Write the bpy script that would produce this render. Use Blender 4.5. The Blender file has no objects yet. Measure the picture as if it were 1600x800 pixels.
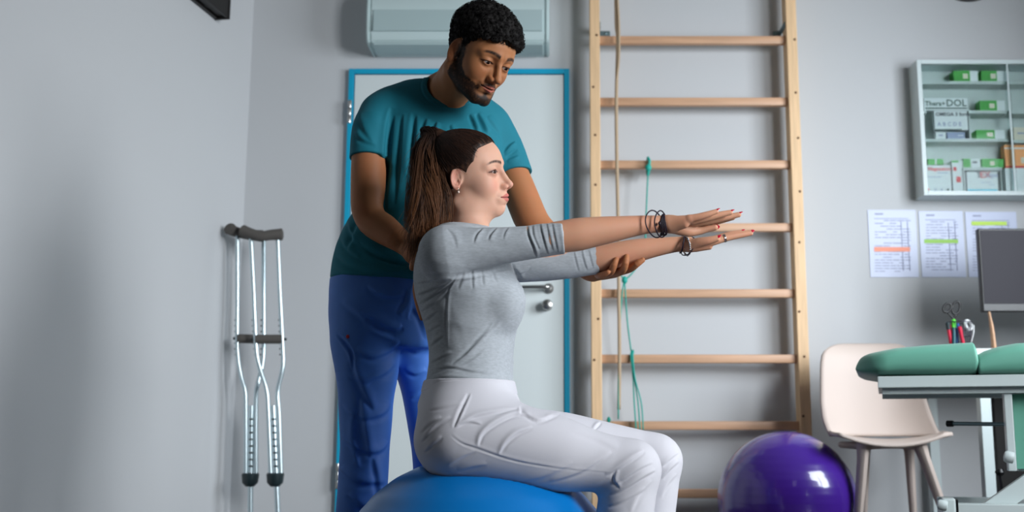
import bpy, bmesh, math, random
import numpy as np
from mathutils import Vector, Matrix

# ------------------------------------------------------------------ camera, light, exposure
SC = bpy.context.scene
COL = SC.collection
CAM_H, FPX, PITCH, PCX = .55, 1700., math.atan(.165), 870.
cam_d = bpy.data.cameras.new('camera')
cam = bpy.data.objects.new('camera', cam_d); COL.objects.link(cam)
cam.location = (0, 0, CAM_H); cam.rotation_euler = (math.pi/2+PITCH, 0, 0)
cam_d.sensor_width = 36; cam_d.lens = 36*FPX/1600; cam_d.shift_x = -(PCX-800)/1600
cam_d.clip_start = .05
cam_d.dof.use_dof = True; cam_d.dof.focus_distance = 2.70; cam_d.dof.aperture_fstop = 3.4
SC.camera = cam
SC.view_settings.view_transform = 'Standard'; SC.view_settings.look = 'None'
SC.view_settings.gamma = 1; SC.view_settings.use_curve_mapping = False
SC.view_settings.exposure = -0.12

world = bpy.data.worlds.new('world'); SC.world = world; world.use_nodes = True
wn = world.node_tree.nodes['Background']; wn.inputs[0].default_value = (.75, .87, 1, 1); wn.inputs[1].default_value = 1.0

def area(name, loc, tgt, sx, sy, power, col=(1, 1, 1), spread=180):
    l = bpy.data.lights.new(name, 'AREA'); l.shape = 'RECTANGLE'; l.size = sx; l.size_y = sy
    l.energy = power; l.color = col; l.spread = math.radians(spread)
    o = bpy.data.objects.new(name, l); COL.objects.link(o); o.location = loc
    o.rotation_euler = (Vector(tgt)-Vector(loc)).to_track_quat('-Z', 'Y').to_euler()
    return o
XR, YF, ZC = 2.78, -2.0, 3.05
WINS = [(2.3, 3.8, 1.0, 2.7), (.1, 1.3, 1.1, 2.8)]      # openings in the right wall: y0,y1,z0,z1
area('daylight_far_window', (XR+.16, 3.05, 1.85), (.9, 5.3, 1.0), 1.35, 1.5, 64, (.86, .93, 1), 120)
area('daylight_near_window', (XR+.16, .7, 1.95), (.3, 3.6, .9), 1.0, 1.5, 84, (.93, .965, 1), 110)
area('ceiling_fill_light', (1.5, .2, ZC-.12), (1.5, .9, 0), 1.2, .6, 2, (1, .95, .9))  # weak added fill under the ceiling, no real lamp hangs there

# ------------------------------------------------------------------ pixel helpers
_c, _s = math.cos(PITCH), math.sin(PITCH)
def PX(px, py, Y):
    xc = (px-PCX)/FPX; yc = (400-py)/FPX
    d = np.array([xc, _c-yc*_s, _s+yc*_c]); t = Y/d[1]
    return np.array([0, 0, CAM_H])+d*t
def proj(P):
    x, y, z = P[:, 0], P[:, 1], P[:, 2]-CAM_H
    zz = y*_c+z*_s; yy = -y*_s+z*_c
    return np.stack([PCX+FPX*x/zz, 400-FPX*yy/zz], 1)
def MPP(Y): return Y/FPX*1.03       # metres per pixel near depth Y (rough)

# ------------------------------------------------------------------ materials
def lin(c):
    return tuple(((v/255)/12.92 if v/255 <= .04045 else ((v/255+.055)/1.055)**2.4) for v in c)+(1,)
def mat(name, rgb, rough=.5, metal=0, bump=0, bscale=200, var=0, vscale=8, sheen=0, sub=0, spec=.5, coat=0, attr=None, stretch=None, trans=0, ior=1.45, bdetail=3, emit=None):
    m = bpy.data.materials.new(name); m.use_nodes = True; nt = m.node_tree; N = nt.nodes; L = nt.links
    b = N['Principled BSDF']; col = lin(rgb); b.inputs['Base Color'].default_value = col
    b.inputs['Roughness'].default_value = rough; b.inputs['Metallic'].default_value = metal
    b.inputs['Specular IOR Level'].default_value = spec; b.inputs['IOR'].default_value = ior
    b.inputs['Coat Weight'].default_value = coat
    b.inputs['Transmission Weight'].default_value = trans
    if sheen: b.inputs['Sheen Weight'].default_value = sheen; b.inputs['Sheen Roughness'].default_value = .5
    if sub:
        b.inputs['Subsurface Weight'].default_value = sub; b.inputs['Subsurface Radius'].default_value = (1, .35, .2)
        b.inputs['Subsurface Scale'].default_value = .008
    tc = N.new('ShaderNodeTexCoord'); src = tc.outputs['Object']
    if stretch:
        mp = N.new('ShaderNodeMapping'); mp.inputs['Scale'].default_value = stretch; L.new(src, mp.inputs[0]); src = mp.outputs[0]
    cs = None
    if attr:
        a = N.new('ShaderNodeAttribute'); a.attribute_name = attr; cs = a.outputs['Color']; L.new(cs, b.inputs['Base Color'])
    if var:
        n = N.new('ShaderNodeTexNoise'); n.inputs['Scale'].default_value = vscale; n.inputs['Detail'].default_value = 4; L.new(src, n.inputs['Vector'])
        r = N.new('ShaderNodeMapRange'); r.inputs['From Min'].default_value = .3; r.inputs['From Max'].default_value = .7
        r.inputs['To Min'].default_value = 1-var; r.inputs['To Max'].default_value = 1+var; L.new(n.outputs['Fac'], r.inputs[0])
        mx = N.new('ShaderNodeVectorMath'); mx.operation = 'SCALE'
        if cs: L.new(cs, mx.inputs[0])
        else: mx.inputs[0].default_value = col[:3]
        L.new(r.outputs[0], mx.inputs['Scale']); L.new(mx.outputs[0], b.inputs['Base Color'])
    if bump:
        n2 = N.new('ShaderNodeTexNoise'); n2.inputs['Scale'].default_value = bscale; n2.inputs['Detail'].default_value = bdetail; L.new(src, n2.inputs['Vector'])
        bp = N.new('ShaderNodeBump'); bp.inputs['Strength'].default_value = bump; bp.inputs['Distance'].default_value = .002
        L.new(n2.outputs['Fac'], bp.inputs['Height']); L.new(bp.outputs[0], b.inputs['Normal'])
    if emit:
        b.inputs['Emission Color'].default_value = lin(emit[0]); b.inputs['Emission Strength'].default_value = emit[1]
    return m
M = {}
M['wall'] = mat('wall_paint', (196, 198, 200), .85, bump=.12, bscale=60)
M['curtainw'] = mat('grey_wall_paint', (74, 76, 80), .9)
M['ceil'] = mat('ceiling_paint', (152, 152, 150), .9)
M['floor'] = mat('floor_vinyl', (62, 59, 57), .4, var=.08, vscale=3)
M['doorw'] = mat('door_white', (214, 222, 222), .5)
M['blue'] = mat('door_blue_frame', (14, 160, 198), .45)
M['wood'] = mat('pine_wood', (226, 190, 148), .5, var=.12, vscale=5, stretch=(12, 12, .8), bump=.05, bscale=40)
M['rung'] = mat('beech_rung', (200, 158, 126), .45, var=.12, vscale=5, stretch=(.8, 12, 12))
M['knot'] = mat('dark_knot', (96, 60, 34), .6)
M['chrome'] = mat('brushed_steel', (190, 190, 188), .28, metal=1)
M['alu'] = mat('aluminium_tube', (200, 215, 220), .32, metal=1)
M['zinc'] = mat('zinc_bracket', (120, 140, 145), .45, metal=.8)
M['rubber'] = mat('grey_foam_rubber', (88, 84, 80), .75, bump=.2, bscale=90)
M['hub'] = mat('dark_plastic', (32, 46, 50), .4)
M['black'] = mat('black_plastic', (20, 20, 22), .35)
M['screen'] = mat('dark_screen', (50, 48, 54), .5, spec=.15)
M['purple'] = mat('purple_vinyl', (74, 36, 152), .24, var=.04, vscale=3, coat=.8, bump=.01, bscale=30)
M['ballblue'] = mat('blue_vinyl', (0, 116, 192), .34, var=.04, vscale=4, bump=.05, bscale=50)
M['chair'] = mat('beige_plastic', (200, 184, 174), .55)
M['mint'] = mat('mint_leatherette', (98, 162, 142), .5, bump=.15, bscale=400, sheen=.1)
M['white'] = mat('white_enamel', (200, 212, 212), .4)
M['offw'] = mat('white_laminate', (200, 202, 200), .5)
M['cab'] = mat('cabinet_white', (196, 203, 200), .5)
M['ac'] = mat('ac_white_plastic', (196, 214, 214), .45)
M['acd'] = mat('ac_flap_plastic', (172, 192, 193), .5)
M['teal'] = mat('teal_latex', (30, 165, 150), .5)
M['rope'] = mat('beige_rope', (186, 162, 134), .8, bump=.6, bscale=500)
M['iron'] = mat('dark_iron', (30, 28, 27), .5)
M['green'] = mat('green_carton', (70, 160, 66), .5)
M['carton'] = mat('white_carton', (232, 234, 234), .55)
M['orange'] = mat('orange_carton', (238, 160, 100), .55)
M['beigec'] = mat('cream_carton', (225, 215, 195), .55)
M['ink'] = mat('green_black_ink', (28, 72, 60), .6)
M['inkr'] = mat('red_ink', (205, 60, 66), .6)
M['inkg'] = mat('grey_ink', (160, 166, 192), .7)
M['inkd'] = mat('dark_ink', (70, 70, 80), .7)
M['cyan'] = mat('cyan_ink', (100, 195, 215), .6)
M['hlo'] = mat('orange_highlighter', (250, 165, 140), .7)
M['hlg'] = mat('green_highlighter', (165, 215, 110), .7)
M['hly'] = mat('lime_highlighter', (205, 240, 110), .7)
M['paper'] = mat('paper_in_sleeve', (198, 206, 230), .4)
M['penr'] = mat('red_pen', (190, 30, 60), .4)
M['penb'] = mat('blue_pen', (30, 90, 160), .4)
M['peng'] = mat('green_pen', (90, 210, 60), .4)
M['pent'] = mat('teal_pen', (20, 80, 90), .4)
M['glass'] = mat('clear_glass', (235, 245, 245), .02, trans=1, ior=1.1, spec=.4)
M['mesh'] = mat('cup_metal', (70, 66, 78), .4, metal=.5)
M['skinw'] = mat('light_skin', (226, 178, 152), .55, sub=.25, attr='Col', bump=.1, bscale=900, spec=.4)
M['skinm'] = mat('brown_skin', (150, 96, 62), .52, sub=.12, attr='Col', bump=.12, bscale=900, spec=.3)
M['hairw'] = mat('brown_hair', (60, 36, 24), .5, attr='Col', spec=.3)
M['hairm'] = mat('black_curly_hair', (14, 11, 10), .75, spec=.3, bump=.6, bscale=350)
M['sweater'] = mat('grey_marl_knit', (172, 178, 184), .9, bump=.35, bscale=700, var=.10, vscale=90, sheen=.08, stretch=(1, 1, 3))
M['trouserw'] = mat('white_cotton', (206, 205, 212), .8, bump=.15, bscale=700, sheen=.1)
M['tshirt'] = mat('teal_jersey', (6, 112, 130), .8, bump=.2, bscale=800, sheen=.03)
M['trouserb'] = mat('blue_workwear_cotton', (72, 126, 212), .6, bump=.2, bscale=700)
M['nail'] = mat('red_nail_polish', (190, 12, 48), .2, coat=.5)
M['eye'] = mat('eyeball', (230, 225, 220), .15, attr='Col', coat=0, spec=.2)
M['silver'] = mat('silver', (200, 200, 200), .2, metal=1)
M['cord'] = mat('dark_cord', (30, 16, 34), .6)
M['pearl'] = mat('pearl', (235, 215, 200), .25)
M['shoe'] = mat('white_shoe', (210, 210, 210), .6)
M['shoed'] = mat('black_shoe', (40, 40, 44), .6)

# ------------------------------------------------------------------ object helpers
def tag(o, label=None, cat=None, group=None, kind=None):
    if label: o['label'] = label
    if cat: o['category'] = cat
    if group: o['group'] = group
    if kind: o['kind'] = kind
    return o
def empty(name, loc, label=None, cat=None, group=None, kind=None):
    o = bpy.data.objects.new(name, None); COL.objects.link(o); o.location = tuple(loc); o.empty_display_size = .05
    return tag(o, label, cat, group, kind)
def world_loc(p):
    v = Vector((0, 0, 0))
    while p is not None: v = v+p.location; p = p.parent
    return v
def finish(me, name, m, parent, smooth=True):
    o = bpy.data.objects.new(name, me); COL.objects.link(o)
    me.materials.append(M[m] if isinstance(m, str) else m)
    if smooth: me.polygons.foreach_set('use_smooth', [True]*len(me.polygons))
    if parent is not None:
        o.parent = parent; w = world_loc(parent); me.transform(Matrix.Translation(-w))
    return o
def obj(name, bm, m, parent=None, smooth=False, origin=None):
    bmesh.ops.recalc_face_normals(bm, faces=bm.faces)
    me = bpy.data.meshes.new(name); bm.to_mesh(me); bm.free()
    o = finish(me, name, m, parent, smooth)
    if smooth == 'auto':
        me.set_sharp_from_angle(angle=math.radians(38))
    if origin is not None and parent is None:
        me.transform(Matrix.Translation(-Vector(origin))); o.location = origin
    return o
def npmesh(name, V, F, m, parent=None, col=None):
    me = bpy.data.meshes.new(name)
    F = np.asarray(F); k = F.shape[1]
    me.vertices.add(len(V)); me.vertices.foreach_set('co', np.asarray(V, np.float32).ravel())
    me.loops.add(F.size); me.loops.foreach_set('vertex_index', F.ravel().astype(np.int32))
    me.polygons.add(len(F)); me.polygons.foreach_set('loop_start', np.arange(0, F.size, k, dtype=np.int32))
    me.update(calc_edges=True); me.validate()
    if col is not None:
        a = me.color_attributes.new('Col', 'FLOAT_COLOR', 'POINT')
        c = np.ones((len(V), 4), np.float32); c[:, :3] = col; a.data.foreach_set('color', c.ravel())
    return finish(me, name, m, parent, True)
def bx(bm, x0, x1, y0, y1, z0, z1, bev=0, R=None, c=None):
    r = bmesh.ops.create_cube(bm, size=1)
    v = r['verts']
    for w in v:
        w.co = Vector(((x0+x1)/2+w.co.x*(x1-x0), (y0+y1)/2+w.co.y*(y1-y0), (z0+z1)/2+w.co.z*(z1-z0)))
    if bev:
        e = list({e for w in v for e in w.link_edges})
        q = bmesh.ops.bevel(bm, geom=e, offset=bev, segments=2, affect='EDGES', profile=.6)
        v = list({x for f in q['faces'] for x in f.verts} | {x for x in v if x.is_valid})
    if R is not None: bmesh.ops.rotate(bm, verts=v, cent=c or (0, 0, 0), matrix=R)
    return v
def frames(P):
    P = [Vector(p) for p in P]; n = len(P); T = []
    for i in range(n):
        t = P[min(i+1, n-1)]-P[max(i-1, 0)]
        T.append(t.normalized() if t.length > 1e-9 else Vector((0, 0, 1)))
    up = Vector((0, 0, 1)) if abs(T[0].z) < .9 else Vector((0, 1, 0))
    N = []; nrm = (up-T[0]*up.dot(T[0])).normalized()
    for t in T:
        nrm = (nrm-t*nrm.dot(t)); nrm = nrm.normalized() if nrm.length > 1e-6 else Vector((1, 0, 0)); N.append(nrm)
    return P, T, N
def tube(bm, P, r, seg=8, cap=True, flat=1.0, closed=False):
    P, T, N = frames(P); rr = r if hasattr(r, '__len__') else [r]*len(P); rings = []
    for p, t, n, q in zip(P, T, N, rr):
        b = t.cross(n)
        rings.append([bm.verts.new(p+n*math.cos(2*math.pi*k/seg)*q+b*math.sin(2*math.pi*k/seg)*q*flat) for k in range(seg)])
    for a, b in zip(rings, rings[1:]+([rings[0]] if closed else [])):
        for k in range(seg): bm.faces.new((a[k], a[(k+1) % seg], b[(k+1) % seg], b[k]))
    if cap and not closed: bm.faces.new(rings[0][::-1]); bm.faces.new(rings[-1])
def spline(P, n=6):
    P = [np.array(p, float) for p in P]; out = []
    for i in range(len(P)-1):
        a = P[max(i-1, 0)]; b = P[i]; c = P[i+1]; d = P[min(i+2, len(P)-1)]
        for k in range(n):
            t = k/n
            out.append(.5*((2*b)+(-a+c)*t+(2*a-5*b+4*c-d)*t*t+(-a+3*b-3*c+d)*t**3))
    out.append(P[-1]); return out
def lathe(bm, prof, seg=32, loc=(0, 0, 0), R=None):
    rings = []; loc = Vector(loc)
    for r, z in prof:
        ring = []
        for k in range(seg):
            a = 2*math.pi*k/seg; v = Vector((r*math.cos(a), r*math.sin(a), z))
            if R is not None: v = R @ v
            ring.append(bm.verts.new(v+loc))
        rings.append(ring)
    for a, b in zip(rings, rings[1:]):
        for k in range(seg): bm.faces.new((a[k], a[(k+1) % seg], b[(k+1) % seg], b[k]))
    bm.faces.new(rings[0][::-1]); bm.faces.new(rings[-1])
def torus(bm, c, n, R, r, seg=40, s2=8, ell=1.0, wob=0):
    n = Vector(n).normalized(); u = n.orthogonal().normalized()
    if abs(n.z) < .9: u = (Vector((0, 0, 1))-n*n.z).normalized()
    w = n.cross(u); P = []
    for k in range(seg):
        a = 2*math.pi*k/seg
        P.append(Vector(c)+u*math.cos(a)*R+w*math.sin(a)*R*ell+n*math.sin(3*a)*wob)
    tube(bm, P, r, s2, closed=True)
def BM(): return bmesh.new()
def prism(bm, pts, y0, y1):
    a = [bm.verts.new((x, y0, z)) for x, z in pts]; b = [bm.verts.new((x, y1, z)) for x, z in pts]; n = len(pts)
    bm.faces.new(a[::-1]); bm.faces.new(b)
    for k in range(n): bm.faces.new((a[k], a[(k+1) % n], b[(k+1) % n], b[k]))

# ------------------------------------------------------------------ implicit surfaces -> meshes
def smin(a, b, k):
    h = np.clip(.5+.5*(b-a)/k, 0, 1); return b*(1-h)+a*h-k*h*(1-h)
def smax(a, b, k): return -smin(-a, -b, k)
def rc(P, a, b, ra, rb, sq=None):
    a = np.asarray(a, float); b = np.asarray(b, float); ab = b-a; pa = P-a
    t = np.clip(pa@ab/(ab@ab+1e-12), 0, 1)
    q = pa-t[:, None]*ab
    if sq is not None: q = q/np.asarray(sq)
    return np.sqrt((q*q).sum(1))-(ra+(rb-ra)*t)
def chain(P, pts, rad, k=.01, sq=None, n=3):
    """a limb: distance to a smooth centre line minus a smoothly changing radius"""
    if len(pts) > 2:
        q = np.array(spline([np.append(np.asarray(p, float), r) for p, r in zip(pts, rad)], 3*n)); ts = np.linspace(0, 1, len(q)); rs = q[:, 3]; pts = q[::n, :3]
        if (len(q)-1) % n: pts = np.vstack([pts, q[-1, :3]])
    else: ts = np.array([0., 1.]); rs = np.array(rad, float)
    best = np.full(len(P), 1e9); bt = np.zeros(len(P)); m = len(pts)-1
    for i in range(m):
        a = np.asarray(pts[i], float); ab = np.asarray(pts[i+1], float)-a; pa = P-a; t = np.clip(pa@ab/(ab@ab+1e-12), 0, 1); q = pa-t[:, None]*ab
        if sq is not None: q = q/np.asarray(sq)
        d = np.einsum('ij,ij->i', q, q); u = d < best; best = np.where(u, d, best); bt = np.where(u, (i+t)/m, bt)
    return np.sqrt(best)-np.interp(bt, ts, rs)
def ell(P, c, r, R=None):
    q = P-np.asarray(c, float)
    if R is not None: q = q@R            # columns of R are the ellipsoid axes
    r = np.asarray(r, float); k0 = np.sqrt(((q/r)**2).sum(1)); k1 = np.sqrt(((q/(r*r))**2).sum(1))+1e-9
    return k0*(k0-1)/k1
def loftz(P, rows, e=2.2):
    """rows: (z, x0, x1, halfY, Ycentre); an upright body of rounded sections"""
    r = np.array(sorted(rows)); z = P[:, 2]
    zs = np.linspace(r[0, 0], r[-1, 0], 60)
    def it(c):
        v = np.interp(zs, r[:, 0], c); kk = np.ones(5)/5
        v = np.convolve(np.pad(v, 2, mode='edge'), kk, 'valid'); return np.interp(z, zs, v)
    x0, x1, hy, yc = it(r[:, 1]), it(r[:, 2]), it(r[:, 3]), it(r[:, 4])
    a = (x1-x0)/2; cx = (x0+x1)/2
    q = ((np.abs((P[:, 0]-cx)/a))**e+(np.abs((P[:, 1]-yc)/hy))**e)**(1/e)
    d = (q-1)*np.minimum(a, hy)
    dz = np.maximum(r[0, 0]-z, z-r[-1, 0])
    return smax(d, dz, .02)
def poly(f, lo, hi, h):
    lo = np.array(lo, float); hi = np.array(hi, float); B = 8
    nb = np.ceil((hi-lo)/(h*B)).astype(int); n = nb*B
    D = np.empty(n, np.float32)
    ci = np.stack(np.meshgrid(*[np.arange(k) for k in nb], indexing='ij'), -1).reshape(-1, 3)
    cc = lo+(ci*B+B/2-.5)*h; v = f(cc)
    act = np.abs(v) < h*B*1.25+.012
    Db = np.broadcast_to(v.reshape(nb)[:, None, :, None, :, None], (nb[0], B, nb[1], B, nb[2], B)).copy().astype(np.float32)
    off = np.stack(np.meshgrid(*[np.arange(B)]*3, indexing='ij'), -1).reshape(-1, 3)
    A = ci[act]; S = 400
    for s in range(0, len(A), S):
        a = A[s:s+S]; pts = (lo+(a[:, None, :]*B+off[None])*h).reshape(-1, 3)
        val = f(pts).reshape(len(a), B, B, B)
        Db[a[:, 0], :, a[:, 1], :, a[:, 2], :] = val
    D = Db.reshape(n)
    s = D < 0
    c = np.zeros(tuple(n-1), np.int8)
    for i in (0, 1):
        for j in (0, 1):
            for k in (0, 1): c += s[i:n[0]-1+i, j:n[1]-1+j, k:n[2]-1+k]
    cell = (c > 0) & (c < 8); idx = np.full(tuple(n-1), -1, np.int64); I = np.argwhere(cell); idx[cell] = np.arange(len(I))
    acc = np.zeros((len(I), 3)); cnt = np.zeros(len(I))
    corners = [(i, j, k) for i in (0, 1) for j in (0, 1) for k in (0, 1)]
    for p in corners:
        for ax in range(3):
            if p[ax]: continue
            q = list(p); q[ax] = 1
            a = D[I[:, 0]+p[0], I[:, 1]+p[1], I[:, 2]+p[2]]; b = D[I[:, 0]+q[0], I[:, 1]+q[1], I[:, 2]+q[2]]
            m = (a < 0) != (b < 0); t = np.where(m, a/np.where(m, a-b, 1), 0)
            e = np.array(p, float)[None].repeat(len(I), 0); e[:, ax] += t
            acc[m] += e[m]; cnt[m] += 1
    V = lo+(I+acc/cnt[:, None])*h
    F = []
    for ax in range(3):
        u, w = (ax+1) % 3, (ax+2) % 3
        sl0 = [slice(1, n[i]-1) for i in range(3)]; sl1 = list(sl0); sl0[ax] = slice(0, n[ax]-1); sl1[ax] = slice(1, n[ax])
        a = s[tuple(sl0)]; b = s[tuple(sl1)]; E = np.argwhere(a != b)
        base = np.ones(3, int); base[ax] = 0; E = E+base
        fl = s[E[:, 0], E[:, 1], E[:, 2]]
        du = np.zeros(3, int); du[u] = 1; dw = np.zeros(3, int); dw[w] = 1
        g = lambda X: idx[X[:, 0], X[:, 1], X[:, 2]]
        q = np.stack([g(E-du-dw), g(E-dw), g(E), g(E-du)], 1)
        q[~fl] = q[~fl][:, ::-1]
        F.append(q)
    F = np.concatenate(F); F = F[(F >= 0).all(1)]
    for _ in range(2):
        g, d = grad(f, V, h*.5); V = V-g*np.clip(d, -h, h)[:, None]
    return V, F
def subdiv(V, F, f, h):
    """split every quad in four and settle the new points on the surface: room for cloth folds"""
    n = len(V); E = np.concatenate([F[:, [i, (i+1) % 4]] for i in range(4)]); E.sort(1)
    key = E[:, 0].astype(np.int64)*n+E[:, 1]; uk, inv = np.unique(key, return_inverse=True); a, b = uk//n, uk % n
    m = len(F); ei = inv.reshape(4, m).T+n; fc = np.arange(m)+n+len(uk)
    V2 = np.concatenate([V, (V[a]+V[b])/2, V[F].mean(1)])
    F2 = np.concatenate([np.stack([F[:, i], ei[:, i], fc, ei[:, (i+3) % 4]], 1) for i in range(4)])
    g, d = grad(f, V2, h*.5); return V2-g*np.clip(d, -h, h)[:, None], F2
def surf(f, px, py, y0, y1, off=0):
    """first point of a surface met by the sight line of a picture point"""
    ys = np.linspace(y0, y1, 400); P = np.array([PX(px, py, y) for y in ys]); d = f(P); k = int(np.argmax(d < 0)); g, _ = grad(f, P[k:k+1], .003)
    return P[k]+g[0]*off, g[0]
def grad(f, V, e):
    d = f(V); g = np.zeros_like(V)
    for i in range(3):
        o = np.zeros(3); o[i] = e; g[:, i] = (f(V+o)-f(V-o))/(2*e)
    l = np.linalg.norm(g, axis=1)+1e-9
    return g/l[:, None], d/np.maximum(l, .3)
def chainbox(pts, pad): a = np.array(pts); return a.min(0)-pad, a.max(0)+pad

_rng = np.random.RandomState(7)
_W = _rng.randn(24, 3); _PH = _rng.rand(24)*6.28
def vnoise(P, scale, octs=1, seed=0):
    """cheap smooth noise, about -1..1"""
    out = np.zeros(len(P)); a = 1
    for o in range(octs):
        s = scale*(2**o)
        for k in range(6):
            w = _W[(k+seed*5+o*3) % 24]; out += a*np.sin(P@(w*s)+_PH[(k*3+seed) % 24]+1.7*np.sin(P@(_W[(k+7+seed) % 24]*s*.6)))/4
        a *= .5
    return out
def folds(V, N, F, cam_only=True):
    """cloth folds: each is (polyline in picture coordinates, height m, width px); raised ridge with a hollow along its lower side"""
    q = proj(V); view = np.array([0, 0, CAM_H])-V; view /= np.linalg.norm(view, axis=1)[:, None]
    fac = np.clip((N*view).sum(1)*1.6+.1, 0, 1); out = np.zeros(len(V))
    for pts, amp, w in F:
        pts = np.array(spline([np.array(p, float) for p in pts], 5)); best = np.full(len(V), 1e9); sg = np.zeros(len(V)); tt = np.zeros(len(V)); n = len(pts)-1
        lo = pts.min(0)-4*w; hi = pts.max(0)+4*w
        m = (q[:, 0] > lo[0]) & (q[:, 0] < hi[0]) & (q[:, 1] > lo[1]) & (q[:, 1] < hi[1]); Q = q[m]
        if not len(Q): continue
        bb = best[m]; ss = sg[m]; ts = tt[m]
        for i in range(n):
            a, b = pts[i], pts[i+1]; ab = b-a; t = np.clip((Q-a)@ab/(ab@ab+1e-9), 0, 1); r = Q-a-t[:, None]*ab
            d = np.hypot(r[:, 0], r[:, 1]); c = ab[0]*r[:, 1]-ab[1]*r[:, 0]; u = d < bb
            bb = np.where(u, d, bb); ss = np.where(u, np.sign(c), ss); ts = np.where(u, (i+t)/n, ts)
        sd = bb*ss; tp = np.clip(np.sin(np.pi*np.clip(ts, 0, 1)), 0, 1)**.7
        ww = w*(.55+.45*tp)
        v = amp*tp*(np.exp(-(sd/np.where(sd > 0, ww*.75, ww*1.7))**2)-.7*np.exp(-((sd-1.45*ww)/(ww*.9))**2))
        out[m] += v
    return np.tanh(out*fac/.0065)*.0065

# ================================================================== THE ROOM
YW = 5.35
LW0 = np.array([PX(385, 250, YW)[0], YW]); LWK = .158      # left wall runs slightly outward towards the camera
def lwx(Y): return LW0[0]-LWK*(YW-Y)
def pxr(x0, x1, y0, y1, Y):
    a = PX(x0, (y0+y1)/2, Y); b = PX(x1, (y0+y1)/2, Y); t = PX((x0+x1)/2, y0, Y); u = PX((x0+x1)/2, y1, Y)
    return a[0], b[0], u[2], t[2]
def pbox(bm, x0, x1, y0, y1, Y, dep, bev=0):
    X0, X1, Z0, Z1 = pxr(x0, x1, y0, y1, Y); return bx(bm, X0, X1, Y, Y+dep, Z0, Z1, bev)
def struct(name, bm, m, parent=None):
    o = obj(name, bm, m, parent)
    if parent is None: o['kind'] = 'structure'
    return o
b = BM(); bx(b, -3.2, XR+.2, YW, YW+.15, -.1, ZC+.1); struct('wall_back', b, 'wall')
b = BM(); bx(b, -3.2, XR+.2, YF-.1, YW+.15, -.12, 0); struct('floor', b, 'floor')
b = BM(); bx(b, -3.2, XR+.2, YF-.1, YW+.15, ZC, ZC+.12); struct('ceiling', b, 'ceil')
b = BM()
vs = [(lwx(YW+.02), YW+.02), (lwx(YF), YF), (lwx(YF)-.15, YF), (lwx(YW+.02)-.15, YW+.02)]
lo = [b.verts.new((x, y, 0)) for x, y in vs]; hi = [b.verts.new((x, y, ZC)) for x, y in vs]
b.faces.new(lo); b.faces.new(hi[::-1])
for k in range(4): b.faces.new((lo[k], hi[k], hi[(k+1) % 4], lo[(k+1) % 4]))
struct('wall_left', b, 'wall')
b = BM(); bx(b, -3.2, XR+.2, YF-.15, YF, 0, ZC); struct('wall_front', b, 'curtainw')
b = BM(); ys = [YF, WINS[1][0], WINS[1][1], WINS[0][0], WINS[0][1], YW]
for (y0, y1) in ((ys[0], ys[1]), (ys[2], ys[3]), (ys[4], ys[5])): bx(b, XR, XR+.18, y0, y1, 0, ZC)
for (y0, y1, z0, z1) in WINS: bx(b, XR, XR+.18, y0, y1, 0, z0); bx(b, XR, XR+.18, y0, y1, z1, ZC)
struct('wall_right', b, 'curtainw')
for i, (y0, y1, z0, z1) in enumerate(WINS):
    w = empty('window_%d' % (i+1), (XR+.1, (y0+y1)/2, z0), kind='structure')
    b = BM(); t = .05
    bx(b, XR+.06, XR+.12, y0, y1, z0, z0+t, .004); bx(b, XR+.06, XR+.12, y0, y1, z1-t, z1, .004)
    for yy in (y0, (y0+y1)/2-t/2, y1-t): bx(b, XR+.06, XR+.12, yy, yy+t, z0+t, z1-t, .004)
    obj('window_frame', b, 'doorw', w)
    b = BM(); bx(b, XR-.02, XR+.1, y0-.03, y1+.03, z0-.03, z0, .004); obj('window_sill', b, 'doorw', w)

# ---- door in the back wall: blue steel frame round a white leaf
d = empty('door_1', (PX(706, 400, YW)[0], YW, 0), kind='structure')
X0, X1, _, ZT = pxr(541, 890, 108, 400, YW-.02)
fw = .027
b = BM(); bx(b, X0, X0+fw, YW-.03, YW, 0, ZT, .003); bx(b, X1-fw, X1, YW-.03, YW, 0, ZT, .003); bx(b, X0+fw, X1-fw, YW-.03, YW, ZT-fw, ZT, .003)
obj('door_frame', b, 'blue', d)
b = BM(); bx(b, X0+fw+.004, X1-fw-.004, YW-.022, YW-.001, .008, ZT-fw-.004, .002); obj('door_leaf', b, 'doorw', d)
for py in (176, 745):
    p = PX(541 if py < 300 else 522, py, YW-.035)
    b = BM()
    for k in range(3): lathe(b, [(.009, 0), (.010, .003), (.010, .035), (.009, .038)], 12, (X0+.012, YW-.038, p[2]-.055+k*.04))
    h = obj('hinge', b, 'chrome', d, smooth='auto')
HC = PX(857, 451, YW-.02); RX = Matrix.Rotation(math.radians(90), 3, 'X')
b = BM(); lathe(b, [(.026, 0), (.026, .008), (.022, .012), (.011, .013), (.010, .055), (.0, .056)][:-1], 24, HC, RX)
tube(b, spline([HC+np.array([0, -.052, 0]), HC+np.array([-.02, -.06, .001]), HC+np.array([-.13, -.058, 0])], 6), [.010]*13, 10)
obj('door_handle', b, 'chrome', d, smooth='auto')
HK = PX(855, 478, YW-.02)
b = BM(); lathe(b, [(.026, 0), (.026, .008), (.02, .012), (.014, .014), (.024, .03), (.028, .045), (.024, .058), (.008, .063)], 24, HK, RX)
obj('door_knob', b, 'chrome', d, smooth='auto')

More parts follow.
